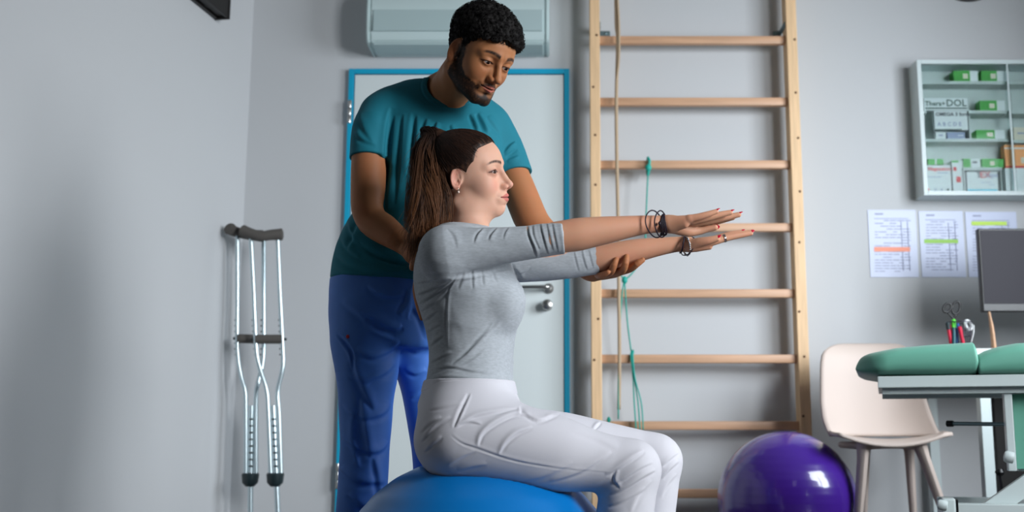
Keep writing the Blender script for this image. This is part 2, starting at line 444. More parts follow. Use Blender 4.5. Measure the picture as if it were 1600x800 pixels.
# ---- air conditioner above the door
AY = YW-.22
X0, X1, ZB, _ = pxr(572, 858, 10, 66, AY)
ac = empty('air_conditioner', ((X0+X1)/2, YW, ZB), 'white wall-mounted air conditioner with rounded lower edge above the door', 'air conditioner')
prof = [(YW, ZB+.0), (AY+.06, ZB-.0), (AY+.02, ZB+.012), (AY+.0, ZB+.05), (AY-.01, ZB+.16), (AY+.0, ZB+.26), (AY+.03, ZB+.30), (YW, ZB+.31)]
def extr(bm, prof, x0, x1, sx=0):
    ym = sum(p[0] for p in prof)/len(prof)
    a = [bm.verts.new((x0, y, z)) for y, z in prof]; c = [bm.verts.new((x1, y, z)) for y, z in prof]; n = len(prof)
    bm.faces.new(a); bm.faces.new(c[::-1])
    for k in range(n): bm.faces.new((a[k], c[k], c[(k+1) % n], a[(k+1) % n]))
b = BM(); extr(b, prof, X0+.02, X1-.02); bmesh.ops.bevel(b, geom=[e for e in b.edges], offset=.006, segments=2, affect='EDGES'); obj('body', b, 'ac', ac, smooth='auto')
for x0, x1 in ((X0, X0+.02), (X1-.02, X1)):
    b = BM(); pr = [(y if y == YW else y-.003, z) for y, z in prof]; extr(b, pr, x0, x1); bmesh.ops.bevel(b, geom=[e for e in b.edges], offset=.006, segments=2, affect='EDGES'); obj('end_cap', b, 'ac', ac, smooth='auto')
fx0, fx1, _, _ = pxr(577, 848, 18, 50, AY)
b = BM(); bx(b, fx0+.02, fx1, AY+.012, YW-.06, ZB-.008, ZB+.004, .003)
obj('flap', b, 'acd', ac)
b = BM(); zf0 = ZB+.055
bx(b, fx0+.02, fx1, AY-.014, AY-.004, zf0, zf0+.11, .004); obj('front_grille', b, 'acd', ac)

# ---- rail on the left wall, top left
e0 = 4.93; dv = Vector((LWK, 1, 0)).normalized(); nv = Vector((1, -LWK, 0)).normalized()
zr = PX(320, 17, e0)[2]
rl = empty('curtain_rail', (lwx(e0)+.03, e0, zr), 'dark metal curtain rail fixed high along the left wall', 'curtain rail')
b = BM(); ang = math.atan2(-LWK, 1)
R = Matrix.Rotation(ang, 3, 'Z'); c0 = Vector((lwx(e0), e0, zr))
for (a0, a1, z0, z1) in ((.008, .075, .03, .052), (.008, .02, -.04, .03), (.063, .075, -.04, .03), (.028, .055, -.03, -.02)):
    vsx = bx(b, a0, a1, -2.2, 0, z0, z1)
    bmesh.ops.rotate(b, verts=vsx, cent=(0, 0, 0), matrix=R); bmesh.ops.translate(b, verts=vsx, vec=c0)
obj('rail', b, 'iron', rl)
b = BM(); vsx = bx(b, .006, .079, 0, .012, -.044, .056, .002); bmesh.ops.rotate(b, verts=vsx, cent=(0, 0, 0), matrix=R); bmesh.ops.translate(b, verts=vsx, vec=c0); obj('end_cap', b, 'iron', rl)
for s in (-1.9, -.12):
    b = BM(); vsx = bx(b, -.004, .03, s-.02, s+.02, -.03, .03, .003); bmesh.ops.rotate(b, verts=vsx, cent=(0, 0, 0), matrix=R); bmesh.ops.translate(b, verts=vsx, vec=c0); obj('wall_bracket', b, 'iron', rl)

# ---- wall clock, its lower rim at the top edge
ck = PX(1513, -55, YW-.03); rr = 59*MPP(YW)
cl = empty('wall_clock', (ck[0], YW, ck[2]), 'round wall clock with dark rim high on the back wall at the top edge', 'clock')
b = BM(); lathe(b, [(rr, 0), (rr, .03), (rr-.012, .036), (rr-.02, .03), (rr-.02, .0)], 64, (ck[0], YW, ck[2]), RX); obj('rim', b, 'iron', cl, smooth='auto')
b = BM(); lathe(b, [(rr-.02, .004), (rr-.02, .012)], 64, (ck[0], YW, ck[2]), RX); obj('dial', b, 'carton', cl, smooth='auto')
for a, l in ((50, .55), (-60, .8)):
    b = BM(); dx, dz = math.sin(math.radians(a)), math.cos(math.radians(a))
    tube(b, [(ck[0], YW-.018, ck[2]), (ck[0]+dx*rr*l, YW-.018, ck[2]+dz*rr*l)], .005, 6); obj('hand', b, 'iron', cl)

# ================================================================== WALL BARS
LY = YW-.16
wb = empty('wall_bars', (PX(1095, 400, LY)[0], LY, 0), 'tall pine wall bars ladder with round rungs beside the door', 'wall bars')
xl0, _, _, _ = pxr(922, 940, 300, 400, LY); XL0 = PX(923, 330, LY)[0]; XL1 = PX(939, 330, LY)[0]
XR0 = PX(1239, 330, LY)[0]; XR1 = PX(1256, 330, LY)[0]
rn = random.Random(3)
for x0, x1 in ((XL0, XL1), (XR0, XR1)):
    b = BM(); bx(b, x0, x1, LY, LY+.095, 0, 2.9, .004); nf = set(b.faces)
    for k in range(9):
        z = .35+k*.27+rn.uniform(-.06, .06); lathe(b, [(.0065, 0), (.006, .003), (.003, .004)], 10, (rn.uniform(x0+.012, x1-.012), LY+.001, z), RX)
    for f in b.faces:
        if f not in nf: f.material_index = 1
    p = obj('side_post', b, 'wood', wb); p.data.materials.append(M['knot'])
for py in (64, 160, 258, 356, 459, 561, 665, 771):
    z = PX(1090, py, LY+.05)[2]
    b = BM(); bx(b, XL1-.012, XR0+.012, LY+.03, LY+.068, z-.021, z+.021, .009); obj('rung', b, 'rung', wb, smooth='auto')
for x0, x1 in ((XL1, XL1+.06), (XR0-.035, XR0)):
    z = PX(945, 36, LY)[2]
    b = BM(); bx(b, x0, x1, YW-.012, YW, z-.016, z+.016, .002); xx = x0 if x0 == XL1 else x1-.005
    bx(b, xx, xx+.005, LY+.02, YW, z-.016, z+.016, .001)
    lathe(b, [(.008, 0), (.008, .004), (.004, .006)], 8, ((x0+x1)/2+.006, YW-.012, z), RX)
    obj('wall_bracket', b, 'zinc', wb)

# ---- rope and elastic bands
b = BM(); y = LY-.012
rp = spline([PX(962, -25, y), PX(963, 40, y), PX(965, 64, y-.006), PX(963, 160, y-.006), PX(964, 258, y-.006), PX(966, 356, y-.006), PX(967, 459, y-.006), PX(968, 561, y-.006), PX(967, 640, y)], 5)
tube(b, rp, .0085, 8)
tube(b, spline([PX(964, -20, y-.012), PX(967, 40, y-.014), PX(967, 90, y-.016), PX(963, 128, y-.014)], 5), .006, 8)
tag(obj('rope', b, 'rope', smooth=True, origin=tuple(rp[-1])), 'long beige rope hanging straight down the left side of the wall bars', 'rope')
b = BM()
for k in range(2): torus(b, PX(1013, 258+k*5, LY+.049), (1, .1, .05-.1*k), .036, .005, 24, 6)
P0 = PX(1013, 262, LY-.005)
lathe(b, [(.006, -.018), (.015, -.008), (.016, .006), (.006, .018)], 10, P0)
tube(b, spline([PX(1012, 246, LY), PX(1015, 252, LY-.01), P0], 4), .007, 6)
tube(b, spline([P0, PX(1011, 300, LY-.01), PX(1009, 345, LY-.01), PX(1006, 395, LY-.01), PX(990, 424, LY-.01), PX(976, 438, LY-.01)], 6), .0065, 6, flat=.6)
tube(b, spline([PX(967, 395, LY-.014), PX(968, 424, LY-.012), PX(976, 438, LY-.01)], 6), .0065, 6, flat=.6)
lathe(b, [(.005, -.018), (.014, -.006), (.014, .008), (.005, .02)], 10, PX(976, 438, LY-.01))
tube(b, spline([PX(975, 440, LY-.01), PX(971, 470, LY-.01), PX(967, 560, LY-.016), PX(966, 655, LY-.016)], 6), .0075, 6, flat=.5)
tube(b, spline([PX(976, 440, LY-.01), PX(980, 500, LY-.01), PX(986, 548, LY-.012)], 6), .0075, 6, flat=.5)
tag(obj('resistance_band', b, 'teal', smooth=True, origin=tuple(P0)), 'long teal elastic band knotted on the third rung and hanging in a fork', 'resistance band')
b = BM()
for dx0, dx1, dy in ((-1, -4, 0), (1, 2, -.004), (2, 7, -.008)):
    tube(b, spline([PX(988, 552, LY+.075), PX(988+dx0, 549, LY+.04), PX(987+dx0, 556, LY+.018), PX(990+dx0, 590, LY-.01+dy), PX(995+dx1, 630, LY-.012+dy), PX(998+dx1, 672, LY-.01+dy)], 6), .0095, 6, flat=.35)
tag(obj('resistance_band', b, 'teal', smooth=True, origin=tuple(PX(988, 556, LY+.02))), 'folded teal elastic band looped over the low rung, hanging as a thick bundle', 'resistance band')
b = BM(); q = PX(951, 664, LY+.049)
torus(b, q, (1, 0, .1), .028, .005, 20, 6); lathe(b, [(.004, -.012), (.011, 0), (.004, .014)], 8, q+np.array([0, -.02, .024]))
tag(obj('elastic_loop', b, 'teal', smooth=True, origin=tuple(q)), 'small teal elastic knot tied around the lower rung by the left post', 'elastic loop')

# ================================================================== MEDICINE CABINET
CY = YW-.13
X0, X1, Z0, Z1 = pxr(1438, 1700, 93, 305, CY)
cb = empty('medicine_cabinet', ((X0+X1)/2, YW, Z0), 'white glass-fronted medicine cabinet hanging on the back wall', 'cabinet')
t = .022
b = BM(); bx(b, X0, X0+t, CY, YW, Z0, Z1, .002); bx(b, X1-t, X1, CY, YW, Z0, Z1, .002); bx(b, X0+t, X1-t, CY, YW, Z0, Z0+t, .002); bx(b, X0+t, X1-t, CY, YW, Z1-t, Z1, .002); obj('body', b, 'white', cb)
b = BM(); bx(b, X0+t, X1-t, YW-.012, YW-.002, Z0+t, Z1-t); obj('back_panel', b, 'cab', cb)
XM = PX(1581, 200, CY)[0]; zs = [PX(1500, q, CY)[2] for q in (129, 175, 219)]
def zat(py): return PX(1500, py, CY+.03)[2]
SH = []
for x0, x1, py in ((X0+t, XM-.004, 129), (PX(1517, 175, CY)[0], XM-.004, 175), (X0+t, PX(1447, 175, CY)[0]+.012, 175), (X0+t, XM-.004, 219), (XM+.004, X1-t, 129), (XM+.004, X1-t, 175), (XM+.004, X1-t, 221), (PX(1508, 264, CY)[0], PX(1570, 264, CY)[0], 264)):
    z = zat(py); b = BM(); bx(b, x0, x1, CY+.03, YW-.012, z-.008, z+.008, .001)
    if py == 264: bx(b, x0, x0+.006, CY+.04, YW-.012, Z0+t, z-.008); bx(b, x1-.006, x1, CY+.04, YW-.012, Z0+t, z-.008)
    if py == 175 and x0 > X0+.1 and x1 < XM: bx(b, x0, x0+.008, CY+.035, YW-.012, zat(219)+.008, z-.008)
    obj('shelf', b, 'cab', cb)
for x0, x1, yo in ((X0+t, XM+.01, CY+.010), (XM-.01, X1-t, CY+.018)):
    b = BM(); bx(b, x0, x1, yo, yo+.004, Z0+t, Z1-t); g = obj('glass_pane', b, 'glass', cb)
b = BM(); bx(b, XM-.004, XM+.004, CY+.006, CY+.012, Z0+t, Z1-t); obj('pane_edge', b, 'white', cb)

def text_mesh(name, s, size, loc, m, parent, bold=.0):
    c = bpy.data.curves.new(name, 'FONT'); c.body = s; c.size = size; c.extrude = .0004; c.offset = bold; c.resolution_u = 2
    o = bpy.data.objects.new('tmp', c); COL.objects.link(o)
    dg = bpy.context.evaluated_depsgraph_get(); me = bpy.data.meshes.new_from_object(o.evaluated_get(dg)); bpy.data.objects.remove(o)
    me.name = name; me.transform(Matrix.Translation(Vector(loc)) @ Matrix.Rotation(math.radians(90), 4, 'X')); me.materials.clear()
    return finish(me, name, m, parent, False)
def carton(px0, px1, py0, py1, m, label, extra=(), group=None, white_from=None, zfix=None, yo=.035, dep=.06):
    Y = CY+yo; x0, x1, z0, z1 = pxr(px0, px1, py0, py1, Y)
    if zfix is not None: h = z1-z0; z0 = zfix; z1 = z0+h
    o = empty('medicine_box', ((x0+x1)/2, Y+dep/2, z0), label, 'box', group)
    b = BM()
    xs = x1 if white_from is None else PX(white_from, py0, Y)[0]
    bx(b, x0, xs, Y, Y+dep, z0, z1, .001); obj('carton', b, m, o)
    if white_from is not None:
        b = BM(); bx(b, xs, x1, Y+.001, Y+dep, z0, z1-.001, .001); obj('end_panel', b, 'carton', o)
    for ex in extra:
        if ex[0] == 'r':
            _, a0, a1, c0, c1, mm = ex; q = BM(); bx(q, x0+(x1-x0)*a0, x0+(x1-x0)*a1, Y-.001, Y+.002, z1-(z1-z0)*c1, z1-(z1-z0)*c0); obj('printed_mark', q, mm, o)
        else:
            _, s, size, a, cc, mm = ex; text_mesh('lettering', s, size, (x0+(x1-x0)*a, Y-.001, z1-(z1-z0)*cc), mm, o, .0006)
    return o
z1s, z2s, z3s, z4s, zb = [zat(q)+.008 for q in (129, 175, 219, 264)]+[Z0+t]
gm = [('r', .38, .58, .3, .75, 'beigec')]
carton(1490, 1528, 109, 126, 'green', 'green and white medicine box, left one on the top cabinet shelf', gm, None, 1515, z1s)
carton(1533, 1572, 109, 126, 'green', 'green and white medicine box, right one on the top cabinet shelf', gm, None, 1557, z1s)
carton(1531, 1570, 155, 171, 'green', 'green and white medicine box alone on the second cabinet shelf', gm, None, 1557, z2s)
carton(1525, 1570, 202, 216, 'green', 'green and white medicine box on the third shelf beside the leaflet packs', gm, None, 1554, z3s)
carton(1505, 1532, 247, 261, 'green', 'green and white medicine box, left one on the small shelf above the flat white pack', [('r', .55, .8, .3, .5, 'inkd')], None, 1516, z4s)
carton(1534, 1568, 247, 261, 'green', 'green medicine box, right one on the small shelf above the flat white pack', gm, None, None, z4s)
carton(1511, 1559, 268, 300, 'carton', 'flat white medicine pack with pink lettering and a cyan stripe under the small shelf', [('r', 0, .98, .85, .97, 'cyan'), ('t', 'T', .045, .3, .28, 'inkd'), ('t', 'EX', .045, .42, .28, 'inkr'), ('t', 'tape', .035, .62, .26, 'inkg'), ('r', .45, .8, .5, .53, 'inkg'), ('r', .7, .9, .62, .65, 'inkg')], None, None, zb)
carton(1448, 1486, 257, 300, 'carton', 'large pale medicine box with red heading at the lower left of the cabinet', [('t', 'Magnesium', .026, .06, .2, 'inkr'), ('r', .45, .9, .27, .3, 'inkg'), ('r', .05, .6, .42, .45, 'inkg'), ('r', .03, .08, .85, .93, 'inkr'), ('r', .3, .36, .85, .93, 'inkg'), ('r', .55, .61, .85, .93, 'inkg'), ('r', .8, .88, .85, .93, 'ink')], None, None, zb, .04)
carton(1488, 1508, 250, 300, 'carton', 'narrow white medicine box with two red round marks in the lower cabinet', [('r', .1, .35, .2, .32, 'inkr'), ('r', .3, .65, .5, .68, 'inkr'), ('r', .0, .55, .0, .06, 'green')], None, None, zb, .04)
for a in ((1450, 1474, 247, 256, 'green lidded pack lying on top of the large pale box'),):
    carton(a[0], a[1], a[2], a[3], 'green', a[4], [('r', .45, .55, 0, 1, 'carton')], None, None, zat(257)+.004, .05)
carton(1444, 1512, 153, 172, 'carton', 'long white pack with green and black lettering standing high at left in the cabinet', [('t', 'Thera+', .034, .02, .62, 'ink'), ('t', 'DOL', .050, .50, .66, 'ink'), ('r', .02, .98, .78, .88, 'ink')], None, None, zat(172), .035, .03)
carton(1460, 1512, 173, 203, 'carton', 'white pack with small dark print below the lettered long pack', [('t', 'OMEGA 3 forte', .026, .04, .26, 'inkd'), ('t', 'A B C D E', .028, .08, .78, 'inkg'), ('r', 0, .8, .95, 1, 'ink')], None, None, zat(203), .035, .03)
carton(1462, 1478, 204, 215, 'carton', 'tiny white pack standing on the third shelf at left', [('r', .3, .7, .4, .6, 'inkg')], None, None, z3s, .035, .03)
carton(1480, 1508, 204, 215, 'inkg', 'grey pack on the third shelf under the printed white pack', [('r', .6, .9, .4, .5, 'carton')], None, None, z3s, .045, .03)
carton(1584, 1640, 196, 217, 'beigec', 'cream carton standing behind the right glass pane', [('r', .1, .3, .4, .5, 'inkg')], None, None, zat(221)+.008, .045, .05)
carton(1571, 1632, 262, 300, 'carton', 'white box under the orange box at the lower right of the cabinet', [('r', .2, .26, .1, .6, 'inkg')], None, None, zb, .035, .05)
carton(1570, 1632, 226, 262, 'orange', 'orange medicine box stacked on a white box in the cabinet', [('r', 0, .9, .12, .18, 'carton'), ('r', .4, .7, .55, .8, 'beigec'), ('r', 0, .95, .92, .99, 'inkr')], None, None, zb+(zat(262)-zat(300))+.001, .035, .05)

# ================================================================== SHEETS ON THE WALL
sheets = [(1358, 1433, 328, 433, 1366, 1422, 386, 393, 'hlo', 'clear-sleeved printed sheet with an orange highlighted line, on the wall'),
          (1438, 1507, 330, 433, 1444, 1497, 374, 380, 'hlg', 'sleeved printed sheet with a green highlighted line, middle of the three'),
          (1511, 1591, 331, 433, 1518, 1573, 346, 352, 'hly', 'sleeved printed sheet with a lime highlighted line, partly behind the monitor')]
for k, (a, c, e, g, h0, h1, v0, v1, m, lab) in enumerate(sheets):
    Y = YW-.004; o = empty('printed_sheet', tuple(PX((a+c)/2, g, YW)), lab, 'paper')
    q = BM(); pbox(q, a, c, e, g, Y, .003); obj('sleeve', q, 'paper', o)
    q = BM(); rn = random.Random(k)
    for i in range(19):
        py = e+16+i*4.4
        if py > g-8: break
        xx = a+9
        while xx < c-12:
            w = rn.uniform(4, 14); w = min(w, c-10-xx)
            if rn.random() < .72: pbox(q, xx, xx+w, py, py+1.3, Y-.001, .001)
            xx += w+1.6
    pbox(q, a+9, a+22, e+5, e+7.5, Y-.001, .001); pbox(q, c-24, c-22.6, e+18, g-10, Y-.001, .001); pbox(q, c-14, c-12.6, e+18, g-10, Y-.001, .001); pbox(q, a+8, c-14, e+13, e+14, Y-.001, .001)
    obj('printed_text', q, 'inkg', o)
    q = BM(); pbox(q, h0, h1, v0, v1, Y-.0016, .001); obj('highlighted_line', q, m, o)

# ================================================================== DESK, MONITOR, PEN CUP
DT = PX(1500, 549, 4.72)[2]; DX0 = PX(1466, 560, 4.72)[0]
dk = empty('desk', (DX0+.8, 5.0, 0), 'white desk behind the treatment table with a slim steel leg', 'desk')
b = BM(); bx(b, DX0+.02, XR-.05, 4.55, YW-.02, DT-.028, DT, .003); obj('desktop', b, 'offw', dk)
lx0, lx1, _, _ = pxr(1533, 1550, 600, 700, 4.60)
for xx in (lx0, XR-.12):
    for yy in (4.60, YW-.1):
        b = BM(); bx(b, xx, xx+lx1-lx0, yy, yy+.045, 0, DT-.028, .003); obj('leg', b, 'white', dk)
b = BM(); bx(b, PX(1554, 650, YW-.09)[0], XR-.13, YW-.09, YW-.07, .18, DT-.03, .002); obj('modesty_panel', b, 'iron', dk)

MY = 4.82
mx0, mx1, mz0, mz1 = pxr(1532, 1725, 357, 487, MY)
mo = empty('monitor', ((mx0+mx1)/2, MY+.08, DT), 'black flat computer monitor on the desk at the right edge', 'monitor')
b = BM(); bx(b, mx0, mx1, MY, MY+.035, mz0, mz1, .005); obj('casing', b, 'black', mo)
b = BM(); bx(b, mx0+.008, mx1-.008, MY-.002, MY+.004, mz0+.035, mz1-.008, .001); obj('screen', b, 'screen', mo)
b = BM(); mc = (mx0+mx1)/2; bx(b, mc-.03, mc+.03, MY+.035, MY+.06, DT+.01, mz0+.15, .004); obj('stand', b, 'black', mo)
b = BM(); bx(b, mc-.13, mc+.13, MY-.04, MY+.16, DT, DT+.012, .004); obj('base', b, 'black', mo)

PY = 4.70
c0 = PX(1500, 536, PY); cr = 19*MPP(PY)/1.0; ch = PX(1500, 503, PY)[2]-DT
b = BM()
rings = []
for k in range(5): torus(b, (c0[0], PY, DT+.004+k*(ch-.006)/4), (0, 0, 1), cr*(.72+.28*k/4), .0022 if k in (0, 4) else .0012, 28, 6)
for k in range(28):
    a = 2*math.pi*k/28; tube(b, [(c0[0]+math.cos(a)*cr*.72, PY+math.sin(a)*cr*.72, DT+.003), (c0[0]+math.cos(a)*cr, PY+math.sin(a)*cr, DT+ch-.002)], .0011, 5)
lathe(b, [(cr*.7, 0), (cr*.72, .003)], 28, (c0[0], PY, DT))
tag(obj('pen_cup', b, 'mesh', smooth=True, origin=(c0[0], PY, DT)), 'dark wire mesh pen cup full of pens on the desk', 'pen cup')
def pen(p0, p1, y0, y1, r, m, cap, label):
    a = PX(*p0, y0); a[2] = max(a[2], DT+.006); c = PX(*p1, y1); o = empty('pen', tuple(a), label, 'pen')
    q = BM(); tube(q, [a, a+(c-a)*.05, a+(c-a)*.72], [r*.3, r, r], 10); obj('barrel', q, m, o, smooth='auto')
    q = BM(); tube(q, [a+(c-a)*.72, a+(c-a)*.97, c], [r*1.15, r*1.15, r*.7], 10); obj('cap', q, cap, o, smooth='auto')
pen((1488, 549), (1480, 503), PY-.02, PY-.03, .008, 'penr', 'hub', 'dark-capped red pen leaning left in the pen cup')
pen((1491, 549), (1490, 499), PY-.035, PY-.03, .008, 'pent', 'peng', 'highlighter with a bright green cap in the pen cup')
pen((1494, 549), (1496, 505), PY-.015, PY-.02, .007, 'penb', 'penb', 'blue pen standing in the middle of the pen cup')
pen((1507, 549), (1499, 510), PY-.035, PY-.045, .008, 'penr', 'penr', 'red pen leaning at the front of the pen cup')
pen((1496, 549), (1484, 508), PY+.02, PY+.03, .006, 'penr', 'penr', 'slim red pen behind the dark-capped one in the cup')
# scissors: blades down in the cup, handles up
sc_o = empty('scissors', tuple(PX(1493, 525, PY+.01)), 'scissors with black handles standing upside down in the pen cup', 'scissors')
for (cx, cy, rx, ry, tx) in ((1480, 481, .017, .019, 1496), (1494, 481, .017, .028, 1490)):
    q = BM(); cc = PX(cx, cy, PY+.012); P = []
    for k in range(24):
        a = 2*math.pi*k/24; P.append(cc+np.array([math.cos(a)*rx+math.sin(a)*.006, 0, math.sin(a)*ry]))
    tube(q, P, .0052, 8, closed=True); tube(q, spline([cc+np.array([0, 0, -ry]), PX(1490, 499, PY+.012), PX(1491, 504, PY+.012)], 4), .0048, 8); obj('handle', q, 'black', sc_o, smooth=True)
    q = BM(); a0 = PX(1491, 503, PY+.012+(.002 if cx > 1485 else -.002)); a1 = PX(tx, 540, PY+.012); tube(q, [a0, a1], [.007, .002], 8, flat=.25); obj('blade', q, 'chrome', sc_o)
b = BM(); tc_ = PX(1513, 508, PY-.02); torus(b, tc_, (.5, -.8, .2), .019, .007, 30, 8); tube(b, spline([PX(1521, 508, PY-.02), PX(1521, 520, PY-.02), PX(1517, 535, PY-.012)], 4), .005, 8, flat=.5)
tag(obj('correction_roller', b, 'carton', smooth=True, origin=tuple(tc_)), 'small white tape roller resting in the right side of the pen cup', 'tape roller')
b = BM(); p0 = PX(1553, 538, PY+.05); p0[2] = DT+.002; tube(b, spline([p0, PX(1550, 515, PY+.05), PX(1546, 492, PY+.05), PX(1545, 487, PY+.05)], 5), [.016, .016, .016, .015, .015, .014, .013, .012, .010, .009, .009, .009, .008, .008, .008, .006], 12, flat=.6)
tag(obj('wooden_massage_stick', b, 'rung', smooth=True, origin=tuple(p0)), 'pale wooden tapered stick standing on the desk under the monitor', 'stick')

# ================================================================== CHAIR
KY = 4.45
k0 = PX(1375, 690, KY)
kc = empty('chair', (k0[0], KY+.25, 0), 'beige moulded plastic chair against the wall by the purple ball', 'chair')
def grid_shell(fn, nu, nv, th):
    bm = BM(); g = [[bm.verts.new(fn(u/(nu-1), v/(nv-1))) for v in range(nv)] for u in range(nu)]
    for i in range(nu-1):
        for j in range(nv-1): bm.faces.new((g[i][j], g[i+1][j], g[i+1][j+1], g[i][j+1]))
    bmesh.ops.recalc_face_normals(bm, faces=bm.faces)
    bmesh.ops.solidify(bm, geom=list(bm.faces), thickness=th); return bm
# backrest outline in picture coordinates (left x, right x) from bottom to top
BO = [(682, 1296, 1474), (672, 1290, 1466), (655, 1284, 1459), (630, 1281, 1450), (600, 1281, 1441), (572, 1281, 1435), (556, 1283, 1427), (549, 1287, 1421), (544, 1295, 1414), (541.5, 1306, 1406), (540.5, 1320, 1392)]
seat_z = PX(1390, 686, KY)[2]
def back_fn(u, v):
    py = np.interp(v, np.linspace(0, 1, len(BO)), [q[0] for q in BO]); xa = np.interp(py, [q[0] for q in BO][::-1], [q[1] for q in BO][::-1]); xb = np.interp(py, [q[0] for q in BO][::-1], [q[2] for q in BO][::-1])
    w_ = ((xa+(xb-xa)*u)-1362)/80; Y = KY+.42+.10*v-.05*min(abs(w_), 1.3)**2.5
    return tuple(PX(xa+(xb-xa)*u, py, Y))
obj('backrest', grid_shell(back_fn, 24, 24, .012), 'chair', kc, smooth=True)
def seat_fn(u, v):
    Yv = KY+.44*v
    xa = np.interp(v, [0, .15, 1], [1312, 1302, 1296]); xb = np.interp(v, [0, .15, .5, 1], [1478, 1489, 1482, 1474])
    a = PX(xa, 686, Yv)[0]; c = PX(xb, 686, Yv)[0]
    s = (2*u-1); z = seat_z+.006+.020*s*s-.016*(1-s*s)-.012*max(0, .12-v)/.12*(1-s*s)
    return (a+(c-a)*u, Yv, z+.01*v)
obj('seat', grid_shell(seat_fn, 24, 24, .014), 'chair', kc, smooth=True)
lx = [(1349, 698, 1343, 900, 0), (1440, 698, 1477, 800, 0), (1392, 700, 1388, 860, .38), (1425, 700, 1432, 800, .36)]
def leg(a, c, r0, r1, m='chair'):
    q = BM(); tube(q, [a+(c-a)*t for t in (0, .12, .4, 1)], [r0*1.5, r0*1.15, r0, r1], 12, flat=.75); return obj('leg', q, m, kc, smooth='auto')
def down(px0, py0, px1, py1, Y):
    a = PX(px0, py0, Y); c = PX(px1, py1, Y); c = a+(c-a)*(a[2]/(a[2]-c[2])); return a, c
for (ax, ay, cx, cy, Y) in ((1350, 700, 1343, 790, KY+.06), (1436, 700, 1468, 785, KY+.06)):
    a, c = down(ax, ay, cx, cy, Y); a[2] = seat_z-.015; leg(a, c, .026, .016)
for (ax, cx) in ((1353, 1350), (1420, 1426)):
    a, c = down(ax, 700, cx, 790, KY+.40); a[2] = seat_z-.005; leg(a, c, .024, .016)
b = BM(); a0 = PX(1340, 696, KY+.06); a1 = PX(1446, 696, KY+.06); zz = seat_z-.03
tube(b, spline([(a0[0], KY+.06, zz), ((a0[0]+a1[0])/2, KY+.05, zz+.006), (a1[0], KY+.06, zz)], 6), .015, 10)
for xq in (a0[0]+.02, a1[0]-.02): tube(b, [(xq, KY+.06, zz), (xq, KY+.40, zz+.004)], .014, 8)
tube(b, [(a0[0]+.02, KY+.40, zz+.004), (a1[0]-.02, KY+.40, zz+.004)], .014, 8)
obj('seat_frame', b, 'chair', kc, smooth='auto')

# ================================================================== PURPLE BALL
br = .305; bc = np.array(PX(1229, 761, 4.72)); r_ = bc[2]
print('purple ball centre', bc)
def ball(name, c, r, flat, m, label, ridges):
    bm = BM(); bmesh.ops.create_uvsphere(bm, u_segments=128, v_segments=96, radius=r)
    for v in bm.verts:
        n = v.co.normalized(); h = n.z
        w = abs(h) < .8
        g = math.sin(h*ridges) if w else 0
        v.co += n*(.00035*g)
        if v.co.z < -r*.93: v.co.z = -r*.93-(abs(v.co.z)-r*.93)*.1
        v.co.z *= flat
    zmin = min(v.co.z for v in bm.verts)
    bmesh.ops.rotate(bm, verts=bm.verts, cent=(0, 0, 0), matrix=Matrix.Identity(3))
    for v in bm.verts: v.co += Vector((c[0], c[1], -zmin+.001))
    o = obj(name, bm, m, None, True, (c[0], c[1], 0)); tag(o, label, 'exercise ball'); return o
ball('exercise_ball', bc, 104*MPP(4.72)*.985, 1.0, 'purple', 'shiny purple exercise ball on the floor in front of the wall bars', 60)

# ================================================================== TREATMENT TABLE (turned a little towards the camera)
TH = math.radians(16.5); TC = PX(1371, 588, 3.42); TC[2] = 0
tn = np.array([math.sin(TH), math.cos(TH), 0]); te = np.array([math.cos(TH), -math.sin(TH), 0])
def TL(px, py, t=0.):
    """length s along the table and height z of a picture point on the upright plane t metres behind its front"""
    o = np.array([0, 0, CAM_H]); d = PX(px, py, 1.)-o; k = ((TC-o)@tn+t)/(d@tn); P = o+d*k; return (P-TC)@te, P[2]
def tw_(s, t, z): v = TC+te*s+tn*t; return Vector((v[0], v[1], z))
RT = Matrix.Rotation(-TH, 4, 'Z'); MT_ = Matrix.Translation(Vector(TC)) @ RT
def tobj(name, b, m, smooth=False, parent=None):
    b.transform(MT_); return obj(name, b, m, parent or tt, smooth)
tt = empty('treatment_table', tw_(.9, .33, 0), 'mint green padded treatment table on a white steel lifting frame', 'treatment table')
